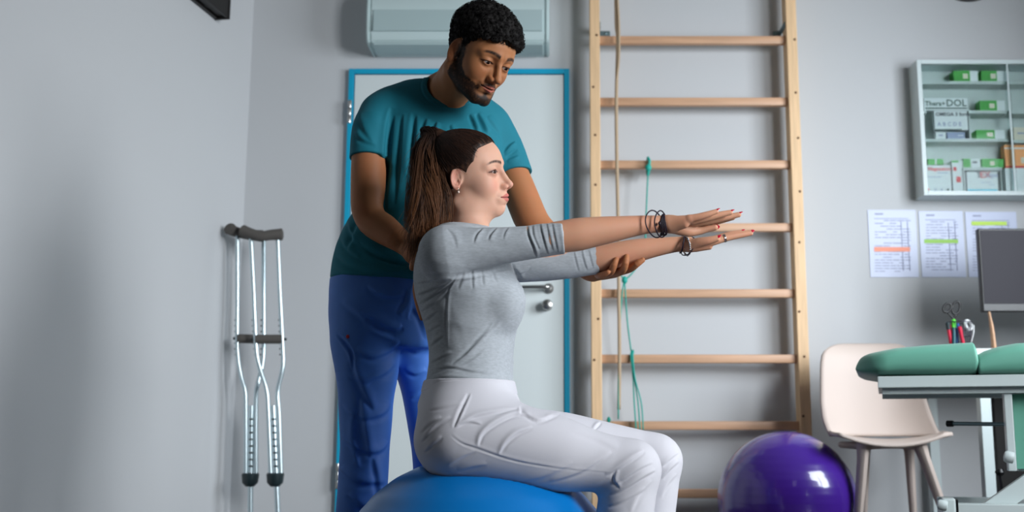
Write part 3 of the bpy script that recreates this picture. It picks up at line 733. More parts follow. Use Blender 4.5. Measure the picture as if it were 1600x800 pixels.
def cushion(xa, xb, tops, bot, t0, t1, rl, rr):
    nx, ny = 60, 28; bm = BM(); G = [TL(p, q, t0+.03) for p, q in tops]; H = [TL(p, q, t0) for p, q in bot]; s0, s1 = TL(xa, 560, t0)[0], TL(xb, 560, t0)[0]; S = []
    gs, gz, hs, hz = [g[0] for g in G], [g[1] for g in G], [g[0] for g in H], [g[1] for g in H]
    for i in range(nx+1):
        u = .5-.5*math.cos(math.pi*i/nx); s = s0+(s1-s0)*u; zt = np.interp(s, gs, gz); zb_ = np.interp(s, hs, hz); zc = zb_+(zt-zb_)*(.40 if not rl > .02 else .40-.16*max(0, 1-(s-s0)/.12)); e = 1.
        if rl and s-s0 < rl: e = max(1-((rl-(s-s0))/rl)**2.6, 0)**.5
        if rr and s1-s < rr: e = min(e, max(1-((rr-(s1-s))/rr)**2.6, 0)**.5)
        e = max(e, .04); ring = []
        for q in range(ny):
            a = 2*math.pi*q/ny; cy, cz = math.cos(a), math.sin(a); sy = math.copysign(abs(cy)**.30, cy); sz = math.copysign(abs(cz)**.60, cz)
            ring.append(bm.verts.new((s, (t0+t1)/2+sy*(t1-t0)/2*(.985+.015*e)*(1 if not rl > .02 else max(.6, 1-.28*max(0, 1-(s-s0)/.10)**2)), zc+sz*((zt-zc) if sz > 0 else (zc-zb_))*e)))
        S.append(ring)
    for a, c in zip(S, S[1:]):
        for q in range(ny): bm.faces.new((a[q], a[(q+1) % ny], c[(q+1) % ny], c[q]))
    bm.faces.new(S[0][::-1]); bm.faces.new(S[-1]); return bm
tobj('cushion', cushion(1335, 1529, [(1335, 560), (1342, 555), (1358, 549), (1400, 541), (1450, 536), (1529, 531)], [(1335, 579), (1346, 582), (1372, 586), (1529, 587)], 0, .60, .035, .012), 'mint', True)
tobj('cushion', cushion(1528, 1900, [(1528, 553), (1540, 546), (1560, 539), (1590, 533), (1640, 530), (1900, 524)], [(1528, 587), (1900, 592)], 0, .60, .006, .03), 'mint', True)
s0, z1_ = TL(1371, 588, .02); _, z0_ = TL(1371, 606, .02); s1 = TL(1890, 600, .02)[0]; _, zz_ = TL(1376, 616, .04)
b = BM(); bx(b, s0, s1, .02, .05, z0_, z1_, .003); bx(b, s0, s1, .53, .56, z0_, z1_, .003); bx(b, s0, s0+.03, .05, .53, z0_, z1_-.002, .003); bx(b, s1-.03, s1, .05, .53, z0_, z1_-.002, .003); bx(b, s0+.01, s1-.01, .04, .54, z1_-.010, z1_-.002)
tobj('top_frame', b, 'white')
b = BM(); bx(b, s0+.012, s1-.02, .05, .08, zz_, z0_+.004, .002); bx(b, s0+.012, s1-.02, .50, .53, zz_, z0_+.004, .002); tobj('side_rail', b, 'white')
def tbox(name, x0, x1, y0, y1, t, dep, m='white', bev=.003):
    a, z1 = TL(x0, y0, t); c, _ = TL(x1, y0, t); _, z0 = TL(x0, y1, t); q = BM(); bx(q, a, c, t, t+dep, z0, z1, bev); return tobj(name, q, m)
tbox('upright', 1568, 1581, 614, 736, .06, .05); tbox('lift_column', 1583, 1640, 614, 736, .14, .12); tbox('side_plate', 1581, 1660, 616, 733, .115, .02, 'mint', .002)
tbox('upright', 1780, 1796, 614, 736, .06, .05)
def knob(px, py, t, r):
    s, z = TL(px, py, t); q = BM(); lathe(q, [(r*.5, 0), (r*.95, .002), (r, .008), (r, .022), (r*.8, .028), (r*.3, .03)], 20, (s+.012, t, z), Matrix.Rotation(math.radians(-78), 3, 'Y')); tobj('knob', q, 'white', 'auto')
knob(1578, 716, .03, .018); knob(1474, 791, .0, .016)
s_, z_ = TL(1489, 662, .30); s2, z2 = TL(1578, 663, .12); s3, z3 = TL(1480, 662, .31)
b = BM(); tube(b, [(s_, .30, z_), (s2, .12, z2)], .0065, 10); tobj('rod', b, 'zinc', 'auto')
b = BM(); tube(b, [(s3, .31, z3), (s_, .30, z_)], .0105, 12); tobj('rod_tip', b, 'black', 'auto')
def bar(p, q, w, t):
    a = TL(*p, t); c = TL(*q, t); L_ = math.hypot(c[0]-a[0], c[1]-a[1]); an = math.atan2(-(c[1]-a[1]), c[0]-a[0]); bm = BM(); v = bx(bm, 0, L_, -.02, .02, -w/2, w/2, .003)
    bmesh.ops.rotate(bm, verts=v, cent=(0, 0, 0), matrix=Matrix.Rotation(an, 3, 'Y')); bmesh.ops.translate(bm, verts=v, vec=(a[0], t, a[1])); tobj('strut', bm, 'white')
bar((1528, 810), (1700, 690), .055, .12); bar((1550, 828), (1720, 728), .035, .18)
tbox('base_beam', 1494, 1800, 787, 806, .04, .06); tbox('foot_bracket', 1472, 1493, 779, 812, .02, .09, bev=.006); tbox('rubber_pad', 1493, 1497, 781, 812, .025, .08, 'black', .001)
sa, za = TL(1476, 800, .03); sb, _ = TL(1780, 800, .03)
for s_ in (sa, sb-.04):
    for t_ in (.04, .50):
        b = BM(); bx(b, s_, s_+.04, t_, t_+.04, 0, za, .004); tobj('leg', b, 'white')
b = BM(); bx(b, sa, sb, .50, .54, za-.03, za+.02, .004); bx(b, sa, sa+.04, .10, .50, za-.03, za+.01, .004); tobj('base_beam', b, 'white')
b = BM(); kk = PX(1562, 738, 4.2); lathe(b, [(.012, -.012), (.018, 0), (.012, .012)], 12, kk)
tube(b, spline([kk, PX(1566, 770, 4.2), PX(1572, 830, 4.25), PX(1590, 900, 4.4)], 5)+[np.array([PX(1590, 900, 4.4)[0], 4.4, .004])], .006, 8)
tobj_ = obj('hanging_switch', b, 'black', tt, smooth='auto')

# ================================================================== CRUTCHES
def crutch(label, pad, tubes, Y, grip, hub, ext, foot, holes):
    o = empty('crutch', tuple(foot), label, 'crutch', None)
    for T in tubes:
        q = BM(); tube(q, spline([PX(x, y, Y+dy) for x, y, dy in T], 6), .0105, 12); t_ = obj('side_tube', q, 'alu', o, smooth='auto')
        q = BM()
        for k in range(7):
            x = np.interp(500+k*9, [p[1] for p in T], [p[0] for p in T]); c_ = PX(x, 500+k*9, Y); tube(q, [c_+np.array([-.014, 0, 0]), c_+np.array([-.008, 0, 0])], .004, 6)
        obj('push_button', q, 'hub', t_)
    q = BM(); pts = spline([PX(x, y, Y+dy) for x, y, dy in pad], 6); n = len(pts); tube(q, pts, [.024+.006*abs(2*i/(n-1)-1)**2 if 0 < i < n-1 else .014 for i in range(n)], 16, flat=1.15); obj('underarm_pad', q, 'rubber', o, smooth='auto')
    q = BM(); tube(q, [PX(x, y, Y+dy) for x, y, dy in grip], .0215, 16); obj('handgrip', q, 'rubber', o, smooth='auto')
    for x, y in (grip[0][:2], grip[-1][:2]):
        q = BM(); c_ = PX(x, y, Y); tube(q, [c_+np.array([-.02, 0, 0]), c_+np.array([.02, 0, 0])], .006, 8); obj('wing_bolt', q, 'hub', o)
    q = BM(); h0 = PX(hub[0], hub[1], Y); lathe(q, [(.02, -.035), (.036, -.018), (.040, .02), (.036, .026)], 20, h0); obj('collar', q, 'hub', o, smooth='auto')
    q = BM(); a = PX(*ext[0], Y); c_ = PX(*ext[1], Y); dr = (c_-a); bot = a+dr*((a[2]-.03)/(a[2]-c_[2])); tube(q, [a, bot], .0125, 12); lt = obj('lower_tube', q, 'alu', o, smooth='auto')
    q = BM()
    for k in range(holes):
        c2 = PX(np.interp(655+k*10.5, [ext[0][1], ext[1][1]], [ext[0][0], ext[1][0]]), 655+k*10.5, Y-.0105); bx(q, c2[0]-.009, c2[0]+.009, c2[1]-.002, c2[1]+.003, c2[2]-.004, c2[2]+.004, .001)
    obj('adjustment_holes', q, 'hub', lt)
    q = BM(); lathe(q, [(.026, 0), (.028, .01), (.018, .05), (.014, .06)], 16, (bot[0], bot[1], .0)); obj('rubber_tip', q, 'rubber', o, smooth='auto')
YC = 5.10
def fl(px0, py0, px1, py1, Y):
    a = PX(px0, py0, Y); c_ = PX(px1, py1, Y); return a+(c_-a)*(a[2]/(a[2]-c_[2]))
crutch('left aluminium underarm crutch leaning in the corner, its pad turned towards the left wall',
       [(358, 357, -.06), (368, 362, -.02), (385, 366, .0), (412, 369, .05)],
       [[(371, 368, -.02), (371, 450, 0), (371, 545, 0), (376, 585, 0), (383, 611, 0), (384, 640, 0), (384, 742, 0)], [(412, 371, .05), (412, 450, .04), (412, 540, .03), (410, 570, .02), (403, 600, 0), (400, 625, 0), (400, 742, 0)]],
       YC+.04, [(371, 529, -.0), (412, 530, .03)], (391, 748), [(393, 634), (391, 800)], fl(393, 634, 391, 800, YC+.04), 8)
crutch('right aluminium underarm crutch leaning in the corner, its grey pad facing the camera',
       [(378, 360, 0), (392, 365, -.01), (408, 369, -.015), (424, 367, -.01), (443, 366, 0)],
       [[(392, 370, 0), (396, 450, 0), (400, 540, 0), (405, 572, 0), (416, 608, 0), (419, 640, 0), (423, 742, 0)], [(434, 374, 0), (437, 450, 0), (441, 530, 0), (442, 572, 0), (434, 612, 0), (436, 650, 0), (439, 742, 0)]],
       YC-.02, [(400, 530, 0), (441, 530, 0)], (430, 748), [(427, 634), (434, 800)], fl(427, 634, 434, 800, YC-.02), 8)

# ================================================================== PEOPLE
def rotm(fwd, roll):
    f = np.array(fwd, float); f /= np.linalg.norm(f); u = np.array(roll, float); u = u-f*(u@f); u /= np.linalg.norm(u)
    return np.stack([np.cross(f, u), f, u], 1)          # columns: person's right, forward, up

# ---- head, in its own coordinates (x person's right, y forward, z up; eye level z = 0), metres at scale 1
def head_field(P, male, slit=.0050, slit_dz=0.0, smile=.0):
    JB, JU = (0, 0) if male else (-.012, .012); X = P.copy(); ax = np.abs(X[:, 0]); S = np.stack([ax, X[:, 1], X[:, 2]], 1)
    d = ell(S, (0, -.014, .030), (.074, .094, .084))
    d = smin(d, ell(S, (0, .028, .030), (.063, .062, .058)), .03)                    # forehead
    d = smin(d, ell(S, (0, .024, -.035), (.058, .058, .072)), .03)                   # mid face
    d = smin(d, ell(S, (.034, .050, -.030), (.026, .028, .030)), .02)                # cheek
    ja = (.050, .002, -.062) if not male else (.056, .000, -.062)
    jc = (.011, .061, -.086) if not male else (.017, .070, -.100)
    d = smin(d, rc(S, ja, jc, .017, .0155), .028)                                    # jaw
    d = smin(d, ell(S, (0, .050+JB*.5, -.080+JU), (.034, .030, .024)), .022)
    d = smin(d, ell(S, (0, .0765+JB, -.0985+JU), (.016 if male else .0125, .0125, .0115)), .014)                   # chin
    d = smin(d, rc(S, (.010, .086, .020), (.044, .068, .016), .007 if male else .005, .007), .016)          # brow
    # eye sockets
    e0 = np.array([.0315, .0725, 0.])
    d = smax(d, -ell(S, (.030, .0975, -.002), (.020, .0165, .0145)), .016)
    d = smin(d, ell(S, e0+np.array([0, 0, 0]), (.0150, .0145, .0140)), .006)         # lid globe
    sl = ell(S, e0+np.array([0, .0125, slit_dz]), (.0132, .0095, slit))
    d = smax(d, -sl, .0018)
    # upper lid crease
    cr = np.sqrt((S[:, 1]-.0885+((S[:, 0]-.031)**2)*14)**2+(S[:, 2]-slit_dz-slit-.0035+((S[:, 0]-.031)**2)*12)**2)
    d = d+np.where((S[:, 0] > .018) & (S[:, 0] < .046), .0011*np.exp(-(cr/.0018)**2), 0)
    # nose
    w = 1.12 if male else 1.0; NB = 0 if male else .0050
    n = rc(S, (0, .0850, .010), (0, .1055-NB, -.028), .0060*w, .0076*w)
    n = smin(n, ell(S, (0, .1095-NB*1.1, -.0340), (.0088*w, .0088, .0078)), .007)
    n = smin(n, ell(S, (.0108*w, .0975-NB*.9, -.0378), (.0062*w, .0095, .0066)), .005)
    n = smin(n, rc(S, (0, .098-NB, -.041), (0, .107-NB, -.040), .004, .0035), .004)
    n = smax(n, -ell(S, (.0056*w, .1005-NB, -.0442), (.0027, .0046, .0034)), .0015)
    d = smin(d, ell(S, (0, .082, -.030), (.0150*w, .013, .018)), .008); d = smin(d, n, .009)
    # lips
    lx_ = S[:, 0]; m = .0235
    LB = 0 if male else -.0060; up = rc(S, (.0035, .0985+LB, -.0590), (.019, .0885+LB*.5, -.0627+smile), .0042, .0022)
    lo_ = rc(S, (0, .0970+LB, -.0684), (.017, .0880+LB*.5, -.0655+smile), .0050, .0025)
    d = smin(d, ell(S, (0, .0790, -.062), (.027, .0145, .019)), .012)
    d = smin(d, up, .0045); d = smin(d, lo_, .0045)
    q = S.copy(); zc_ = -.0637+(lx_/.024)**2*smile
    line = np.sqrt(((q[:, 2]-zc_))**2+np.maximum(0, .092-(lx_**2)*18-q[:, 1])**2*.5)
    d = d+np.where((lx_ < .0245) & (q[:, 1] > .066), .0030*np.exp(-(line/.0014)**2), 0)
    d = d+np.where(q[:, 1] > .06, .0012*np.exp(-(((lx_-.0265)/.004)**2+((q[:, 2]-zc_-smile)/.004)**2)), 0)
    d = d+np.where(q[:, 1] > .07, .0010*np.exp(-((lx_/.0028)**2+((q[:, 2]+.0515)/.004)**2)), 0)        # philtrum
    d = d+np.where(q[:, 1] > .06, .0025*np.exp(-((lx_/.016)**2+((q[:, 2]+.0800)/.005)**2)), 0)         # under lip
    # ears
    a = math.radians(28); ca, sa = math.cos(a), math.sin(a); es = .90 if male else .76; E = (S-np.array([.0735, -.008 if male else -.002, -.010 if male else -.003]))/es
    ex = ca*E[:, 0]+sa*E[:, 1]; ey = -sa*E[:, 0]+ca*E[:, 1]; ez = E[:, 2]
    tl = math.radians(12); ey, ez = math.cos(tl)*ey-math.sin(tl)*ez*-1*-1, math.sin(tl)*ey+math.cos(tl)*ez
    wd = .0175*(1+.12*np.clip(ez/.03, -1, 1)); q2 = np.sqrt((ey/wd)**2+(ez/.0310)**2)
    plate = np.maximum(np.abs(ex)-.0026, (q2-1)*.016)
    ring = np.sqrt(((q2-.90)*.0165)**2+(ex-.0028)**2)-.0031
    q3 = np.sqrt(((ey+.001)/.0095)**2+((ez-.001)/.0180)**2)
    ring2 = np.sqrt(((q3-1)*.011)**2+(ex-.0015)**2)-.0024
    ring2 = np.where(ey > .004, ring2+.003, ring2)
    ear = smin(smin(plate, ring, .003), ring2, .003)
    ear = smax(ear, -ell(np.stack([ex, ey, ez], 1), (.0062, .002, -.006), (.0052, .0068, .0095)), .003)
    ear = smin(ear, ell(np.stack([ex, ey, ez], 1), (.001, .010, -.006), (.0040, .0040, .0050)), .003)
    ear = smin(ear, ell(np.stack([ex, ey, ez], 1), (.0005, .004, -.027), (.0035, .0075, .0070)), .006)
    return smin(d, ear*es, .005)

def mixc(c, m, t): t = np.clip(t, 0, 1)[:, None]; return c*(1-t)+np.array(lin(m)[:3])*t
def head_color(L, base, male, slit, slit_dz, smile, brow, lip):
    c = np.tile(np.array(lin(base)[:3]), (len(L), 1)); ax = np.abs(L[:, 0]); y, z = L[:, 1], L[:, 2]
    blush = (215, 128, 112) if not male else (150, 84, 56)
    c = mixc(c, blush, .35*np.exp(-(((ax-.04)/.018)**2+((z+.032)/.018)**2))*(y > .03))
    c = mixc(c, blush, .35*np.exp(-((ax/.014)**2+((z+.038)/.010)**2))*(y > .09))
    c = mixc(c, blush, .45*(ax > .0735)*(np.abs(z+.012) < .030)*(np.abs(y+.01) < .03))
    n = vnoise(L, 420, 2)
    # lips
    zc_ = -.0637+(ax/.024)**2*smile
    top = -.0545-.0012*np.exp(-(ax/.003)**2)-.0078*(ax/.024)**1.6+smile; bot = -.0748+.0108*(ax/.024)**1.8+smile*(ax/.024)
    t = np.clip((top-z)/.0012, 0, 1)*np.clip((z-bot)/.0014, 0, 1)*(y > .072)*np.clip((.0248-ax)/.0015, 0, 1)
    c = mixc(c, lip, t*.9)
    c = mixc(c, (70, 28, 26) if not male else (48, 22, 18), .75*np.exp(-((z-zc_)/.0012)**2)*(ax < .0235)*(y > .07))
    # brows
    if male: b0, th = .0215, .0058
    else: b0, th = .0205, .0042
    s = np.clip((ax-.011)/.043, 0, 1); bz = b0+.0055*np.sin(s*2.6)-.003*s*s*1.5
    t = np.exp(-((z-bz)/(th*(1-.45*s)))**4)*np.clip((ax-.009)/.003, 0, 1)*np.clip((.056-ax)/.008, 0, 1)*(y > .03)
    c = mixc(c, brow, t*np.clip(.90+.15*n, 0, 1))
    # lash line
    e = np.stack([ax, y, z], 1)-np.array([.0315, .085, slit_dz]); q = np.sqrt((e[:, 0]/.0135)**2+(e[:, 2]/(slit+.0004))**2)
    on = (y > .068)
    c = mixc(c, (24, 14, 12), on*np.clip(1.4*np.exp(-((q-1.10)/.26)**2), 0, 1)*(e[:, 2] > -.0008))
    c = mixc(c, (120, 70, 58) if not male else (50, 26, 18), on*.55*np.exp(-((q-1.05)/.18)**2)*(e[:, 2] <= 0))
    c = mixc(c, (176, 112, 92) if not male else (96, 54, 34), on*.35*np.exp(-((q-1.6)/.6)**2))
    if male:
        # beard: jaw, chin, moustache, sideburn
        f = n*.0022+vnoise(L, 1500, 1, 2)*.0016
        jawz = np.interp(y, [-.02, .01, .03, .05, .068, .085, .10], [.02, .004, -.034, -.052, -.058, -.064, -.066])
        side = np.clip((jawz-z+f)/.006, 0, 1)*np.clip((y+.012+f)/.008, 0, 1)
        burn = (np.clip((y-.000+f)/.006, 0, 1))*np.clip((.030-y+f)/.006, 0, 1)*(ax > .045)*np.clip((.045-z)/.006, 0, 1)*(z > -.075)
        under = np.clip((y+.006)/.008, 0, 1)*np.clip((z+.128)/.010, 0, 1)
        t = side*under*np.clip((z+.14)/.02, 0, 1)
        ex = np.exp(-(((ax-.017)/.0125)**2+((z+.081)/.0075)**2)**2)*.55
        lipz = (ax < .026)*(z > -.0765)*(z < -.052)*(y > .07)
        t = t*(1-lipz)*(1-ex)
        mo = np.exp(-(((z+.0525+.010*(ax/.024)**2-f*.4)/.0048)**2)**1.5)*np.clip((.030-ax)/.004, 0, 1)*(y > .07)
        gt = np.exp(-(((ax-.0285)/.0045)**2+((z+.066)/.012)**2))*(y > .06)
        soul = np.exp(-((ax/.006)**2+((z+.080)/.006)**2))*(y > .07)
        t = np.maximum.reduce([t, burn, mo*.92, gt*.9, soul]); ear_ = (ax > .0755)*(np.abs(y+.012) < .016)
        t = t*(1-ear_)*np.clip(1.0+.12*n, .7, 1)
        c = mixc(c, (18, 12, 10), t*.97)
    return c

def eyeballs(R, C, s, gaze, parent, iris, sc_col=(222, 214, 208)):
    for sx in (1, -1):
        bm = BM(); bmesh.ops.create_uvsphere(bm, u_segments=48, v_segments=32, radius=.0124*s)
        V = np.array([v.co[:] for v in bm.verts]); g = np.array(gaze, float); g /= np.linalg.norm(g)
        a = np.arccos(np.clip((V/np.linalg.norm(V, axis=1)[:, None])@g, -1, 1))*.0124
        col = np.tile(np.array(lin(sc_col)[:3]), (len(V), 1)); col = mixc(col, iris, np.clip((.0062-a)/.0006, 0, 1)); col = mixc(col, (30, 20, 18), np.exp(-((a-.0058)/.0006)**2)*.6); col = mixc(col, (6, 5, 5), np.clip((.0027-a)/.0005, 0, 1))
        W = (V+np.array([.0315*sx, .0725, 0])*s)@R.T+C
        F = [[v.index for v in f.verts] for f in bm.faces]; bm.free()
        F4 = [f if len(f) == 4 else f+[f[-1]] for f in F]
        tri = [f for f in F if len(f) == 3]; quad = [f for f in F if len(f) == 4]
        T = tri+[[q[0], q[1], q[2]] for q in quad]+[[q[0], q[2], q[3]] for q in quad]
        npmesh('eyeball', W, T, 'eye', parent, col)

def join_parts(name, parts, m, label, cat):
    V = []; F = []; C = []; n = 0
    for v, f, c in parts:
        V.append(v); F.append(f+n); C.append(c); n += len(v)
    o = npmesh(name, np.concatenate(V), np.concatenate(F), m, None, np.concatenate(C)); return tag(o, label, cat)
def flat(V, rgb): return np.tile(np.array(lin(rgb)[:3]), (len(V), 1))
def skin_tone(V, rgb, pink, amt=.12):
    c = flat(V, rgb); return mixc(c, pink, amt*(.5+.5*vnoise(V, 45, 2)))
def cloth(name, f, lo, hi, h, m, parent, fl=(), noise=0, nscale=20, aniso=(1, 1, 1), post=None):
    V, F = poly(f, lo, hi, h); g, _ = grad(f, V, h)
    d = np.zeros(len(V))
    if len(fl): d += folds(V, g, fl)
    if noise: d += noise*vnoise(V*np.array(aniso), nscale, 2, 1)
    V = V+g*d[:, None]
    if post is not None: V = post(V, g)
    return npmesh(name, V, F, m, parent)

# ------------------------------------------------------------------ THE SEATED WOMAN
WY = 2.67
WC = PX(729.5, 277.5, WY); WS = 1.035
WR = rotm((.95, -.27, .10), (-.12, -.20, 1)); WS_SL, WS_DZ = .0045, -.0005
YN, YFAR = 2.50, 2.84
def wl(P): return ((P-WC)@WR)/WS
def W2(l): return np.asarray(l, float)@WR.T*WS+WC
neckW = [(W2((0, -.022, -.045)), .050), (PX(733, 335, WY-.01), .049), (PX(730, 360, WY), .055), (PX(722, 400, WY), .08)]
def f_headw(P):
    d = head_field(wl(P), False, WS_SL, WS_DZ, .0015)*WS
    d = smin(d, chain(P, [q for q, _ in neckW], [r for _, r in neckW], .02), .022)
    # sternomastoid and collar bones
    d = smin(d, rc(P, W2((.062, -.015, -.06)), PX(757, 362, WY-.02), .010, .008), .018)
    sh = rc(P, PX(700, 392, YN+.02), PX(740, 392, YFAR-.02), .048, .048)
    return smin(d, sh, .03)
lo, hi = WC-np.array([.14, .15, .24]), WC+np.array([.15, .15, .16])
V, F = poly(f_headw, lo, hi, .0016); L = wl(V)
skinW, pinkW = (216, 168, 144), (208, 134, 112)
parts = [(V, F, head_color(L, skinW, False, WS_SL, WS_DZ, .0015, (60, 36, 26), (192, 104, 98)))]

# hands: each digit is its own short chain rooted in the palm
def hand_field(P, fing, palm, k=.0035):
    d = palm(P)
    for pts, rad in fing: d = smin(d, chain(P, pts, rad, .003), k)
    return d
def arc(a, b, lift, n=4):
    a = np.array(a); b = np.array(b); return [a+(b-a)*t+np.array([0, 0, 1])*lift*math.sin(math.pi*t) for t in np.linspace(0, 1, n)]
HYn = YN+.03
nearF = [([PX(1077, 342, HYn-.030), PX(1093, 338.5, HYn-.034), PX(1107, 334.5, HYn-.035), PX(1119, 330.5, HYn-.034)], [.0095, .0082, .0072, .0058]),
         ([PX(1082, 344.5, HYn-.012), PX(1100, 341.5, HYn-.013), PX(1123, 336, HYn-.013), PX(1141, 332, HYn-.012)], [.0102, .0090, .0078, .0062]),
         ([PX(1084, 348, HYn+.010), PX(1103, 346, HYn+.010), PX(1130, 341, HYn+.010), PX(1154, 335.5, HYn+.010)], [.0105, .0092, .0080, .0064]),
         ([PX(1082, 352, HYn+.028), PX(1100, 350, HYn+.031), PX(1124, 345, HYn+.032), PX(1145, 340, HYn+.031)], [.0102, .0090, .0078, .0062]),
         ([PX(1056, 355, HYn+.008), PX(1074, 361, HYn+.018), PX(1092, 360.5, HYn+.024), PX(1105, 357.5, HYn+.024), PX(1117, 355.5, HYn+.022)], [.0160, .0140, .0102, .0088, .0074])]
def palm_n(P):
    d = None
    for y_, px, py, w in ((-.030, 1078, 342, -7), (-.012, 1083, 344.5, -3), (.010, 1085, 348, 2), (.028, 1083, 352, 5)):
        e = rc(P, PX(1046, 350+w*.35, HYn+y_*.45), PX(px, py, HYn+y_), .0150, .0092); d = e if d is None else smin(d, e, .007)
    d = smin(d, rc(P, PX(1050, 355, HYn-.010), PX(1070, 351, HYn-.024), .012, .0085), .012)
    return d
armN = [(885, 369, .038), (905, 366, .0385), (930, 362, .0350), (955, 358.5, .0310), (985, 354, .0255), (1010, 351, .0218), (1032, 350, .0200), (1048, 350, .0195)]
def f_armN(P):
    d = chain(P, [PX(x, y, YN+(HYn-YN)*(x-885)/170) for x, y, _ in [(860, 372, 0)]+armN], [.036]+[r for *_, r in armN], .02)
    d = smin(d, hand_field(P, nearF, palm_n), .012)
    return d
V, F = poly(f_armN, PX(858, 380, YN)-np.array([0, .09, .05]), PX(1162, 325, YN)+np.array([.0, .12, .03]), .0014)
parts.append((V, F, skin_tone(V, (204, 152, 122), pinkW, .3)))
HYf = YFAR-.02
farF = [([PX(1098, 381, HYf-.028), PX(1116, 377, HYf-.034), PX(1136, 371.5, HYf-.034), PX(1156, 367.5, HYf-.032), PX(1173, 364.5, HYf-.030)], [.0125, .0105, .0090, .0080, .0066]),
        ([PX(1098, 381, HYf-.008), PX(1116, 375, HYf-.010), PX(1140, 368, HYf-.010), PX(1172, 363, HYf-.008)], [.0120, .0100, .0085, .0066]),
        ([PX(1098, 381, HYf+.012), PX(1116, 374, HYf+.013), PX(1138, 367, HYf+.014), PX(1158, 362.5, HYf+.014)], [.0120, .0095, .0082, .0062]),
        ([PX(1096, 381, HYf+.030), PX(1112, 375, HYf+.034), PX(1128, 369, HYf+.036), PX(1142, 365, HYf+.036)], [.0105, .0088, .0075, .0058]),
        ([PX(1078, 384, HYf-.020), PX(1092, 379, HYf-.036), PX(1106, 376, HYf-.046), PX(1120, 372.5, HYf-.050)], [.0160, .0130, .0105, .0082])]
def palm_f(P):
    d = chain(P, [PX(1072, 381, HYf), PX(1088, 383, HYf), PX(1104, 380, HYf)], [.0165, .0175, .0135], .01, (1, 1.95, 1))
    return smin(d, rc(P, PX(1078, 388, HYf-.02), PX(1108, 385, HYf-.026), .011, .009), .010)
armF = [(930, 405, .0350), (950, 402, .0355), (975, 396, .0335), (1000, 390.5, .0300), (1030, 385.5, .0240), (1055, 382, .0205), (1072, 381.5, .0195)]
def f_armF(P):
    d = chain(P, [PX(x, y, YFAR+(HYf-YFAR)*(x-905)/170) for x, y, _ in [(905, 408, 0)]+armF], [.034]+[r for *_, r in armF], .02)
    return smin(d, hand_field(P, farF, palm_f), .012)
V, F = poly(f_armF, PX(904, 425, YFAR)-np.array([0, .09, .04]), PX(1182, 358, YFAR)+np.array([.0, .10, .03]), .0015)
parts.append((V, F, skin_tone(V, (204, 152, 122), pinkW, .3)))

# the body under the clothes
def zr_(py, Y=WY): return PX(740, py, Y)[2]
def rowsW(inset=0):
    R = [(362, 684, 772, .11), (380, 662, 788, .150), (410, 650, 799, .165), (440, 646.5, 809, .165), (465, 650.5, 817, .160), (482, 655, 818, .155), (500, 661, 812, .148), (525, 668, 805, .140), (550, 672, 802, .136), (580, 670, 801, .140), (605, 664.5, 803, .150), (622, 659, 808, .160), (640, 655, 818, .165)]
    return [(zr_(q), PX(a, q, WY)[0]+inset, PX(b_, q, WY)[0]-inset, h-inset, WY) for q, a, b_, h in R]
nearLeg = [(720, 681, .100), (800, 695, .0965), (873, 710, .0865), (930, 721, .0705), (986, 732, .0650)]
nearShin = [(986, 734, .0650), (977, 800, .0660), (970, 870, .066), (966, 960, .064)]
farLeg = [(742, 674, .100), (800, 685, .085), (880, 693, .0775), (960, 704, .0660), (1024, 718, .0640)]
farShin = [(1024, 720, .0635), (1018, 800, .0600), (1012, 860, .060), (1006, 940, .060)]
YLN, YLF = WY-.115, WY+.115
def legpts(L, Y): return [PX(x, y, Y) for x, y, _ in L], [r for *_, r in L]
def f_bodyW(P):
    d = loftz(P, rowsW(.012))
    for L_, S_, Y in ((nearLeg, nearShin, YLN), (farLeg, farShin, YLF)):
        p, r = legpts(L_, Y); d = smin(d, chain(P, p, [q-.016 for q in r], .03), .04)
        p, r = legpts(S_, Y); d = smin(d, chain(P, p, [q-.02 if i < 2 else .038 for i, q in enumerate(r)], .03), .02)
        a = p[-1]; d = smin(d, chain(P, [a, np.array([a[0]-.01, Y, .09]), np.array([a[0]+.12, Y, .035])], [.036, .038, .028], .02), .02)
    for x, y, Y, X2, Y2 in ((695, 397, YN, (862, 372), YN), (735, 395, YFAR, (905, 409), YFAR)):
        d = smin(d, rc(P, PX(x, y, Y), PX(*X2, Y2), .045, .034), .03)
    return d
allp = np.array([PX(640, 350, WY), PX(1090, 800, WY)])
V, F = poly(f_bodyW, (-.42, 2.38, .0), (.50, 2.96, 1.12), .007)
parts.append((V, F, flat(V, skinW)))
woman = join_parts('person', parts, 'skinw', 'seated woman with a ponytail, grey top and white trousers, both arms stretched forward', 'person')
eyeballs(WR, WC, WS, (.42, 1, .03), woman, (70, 42, 26), (190, 180, 172))

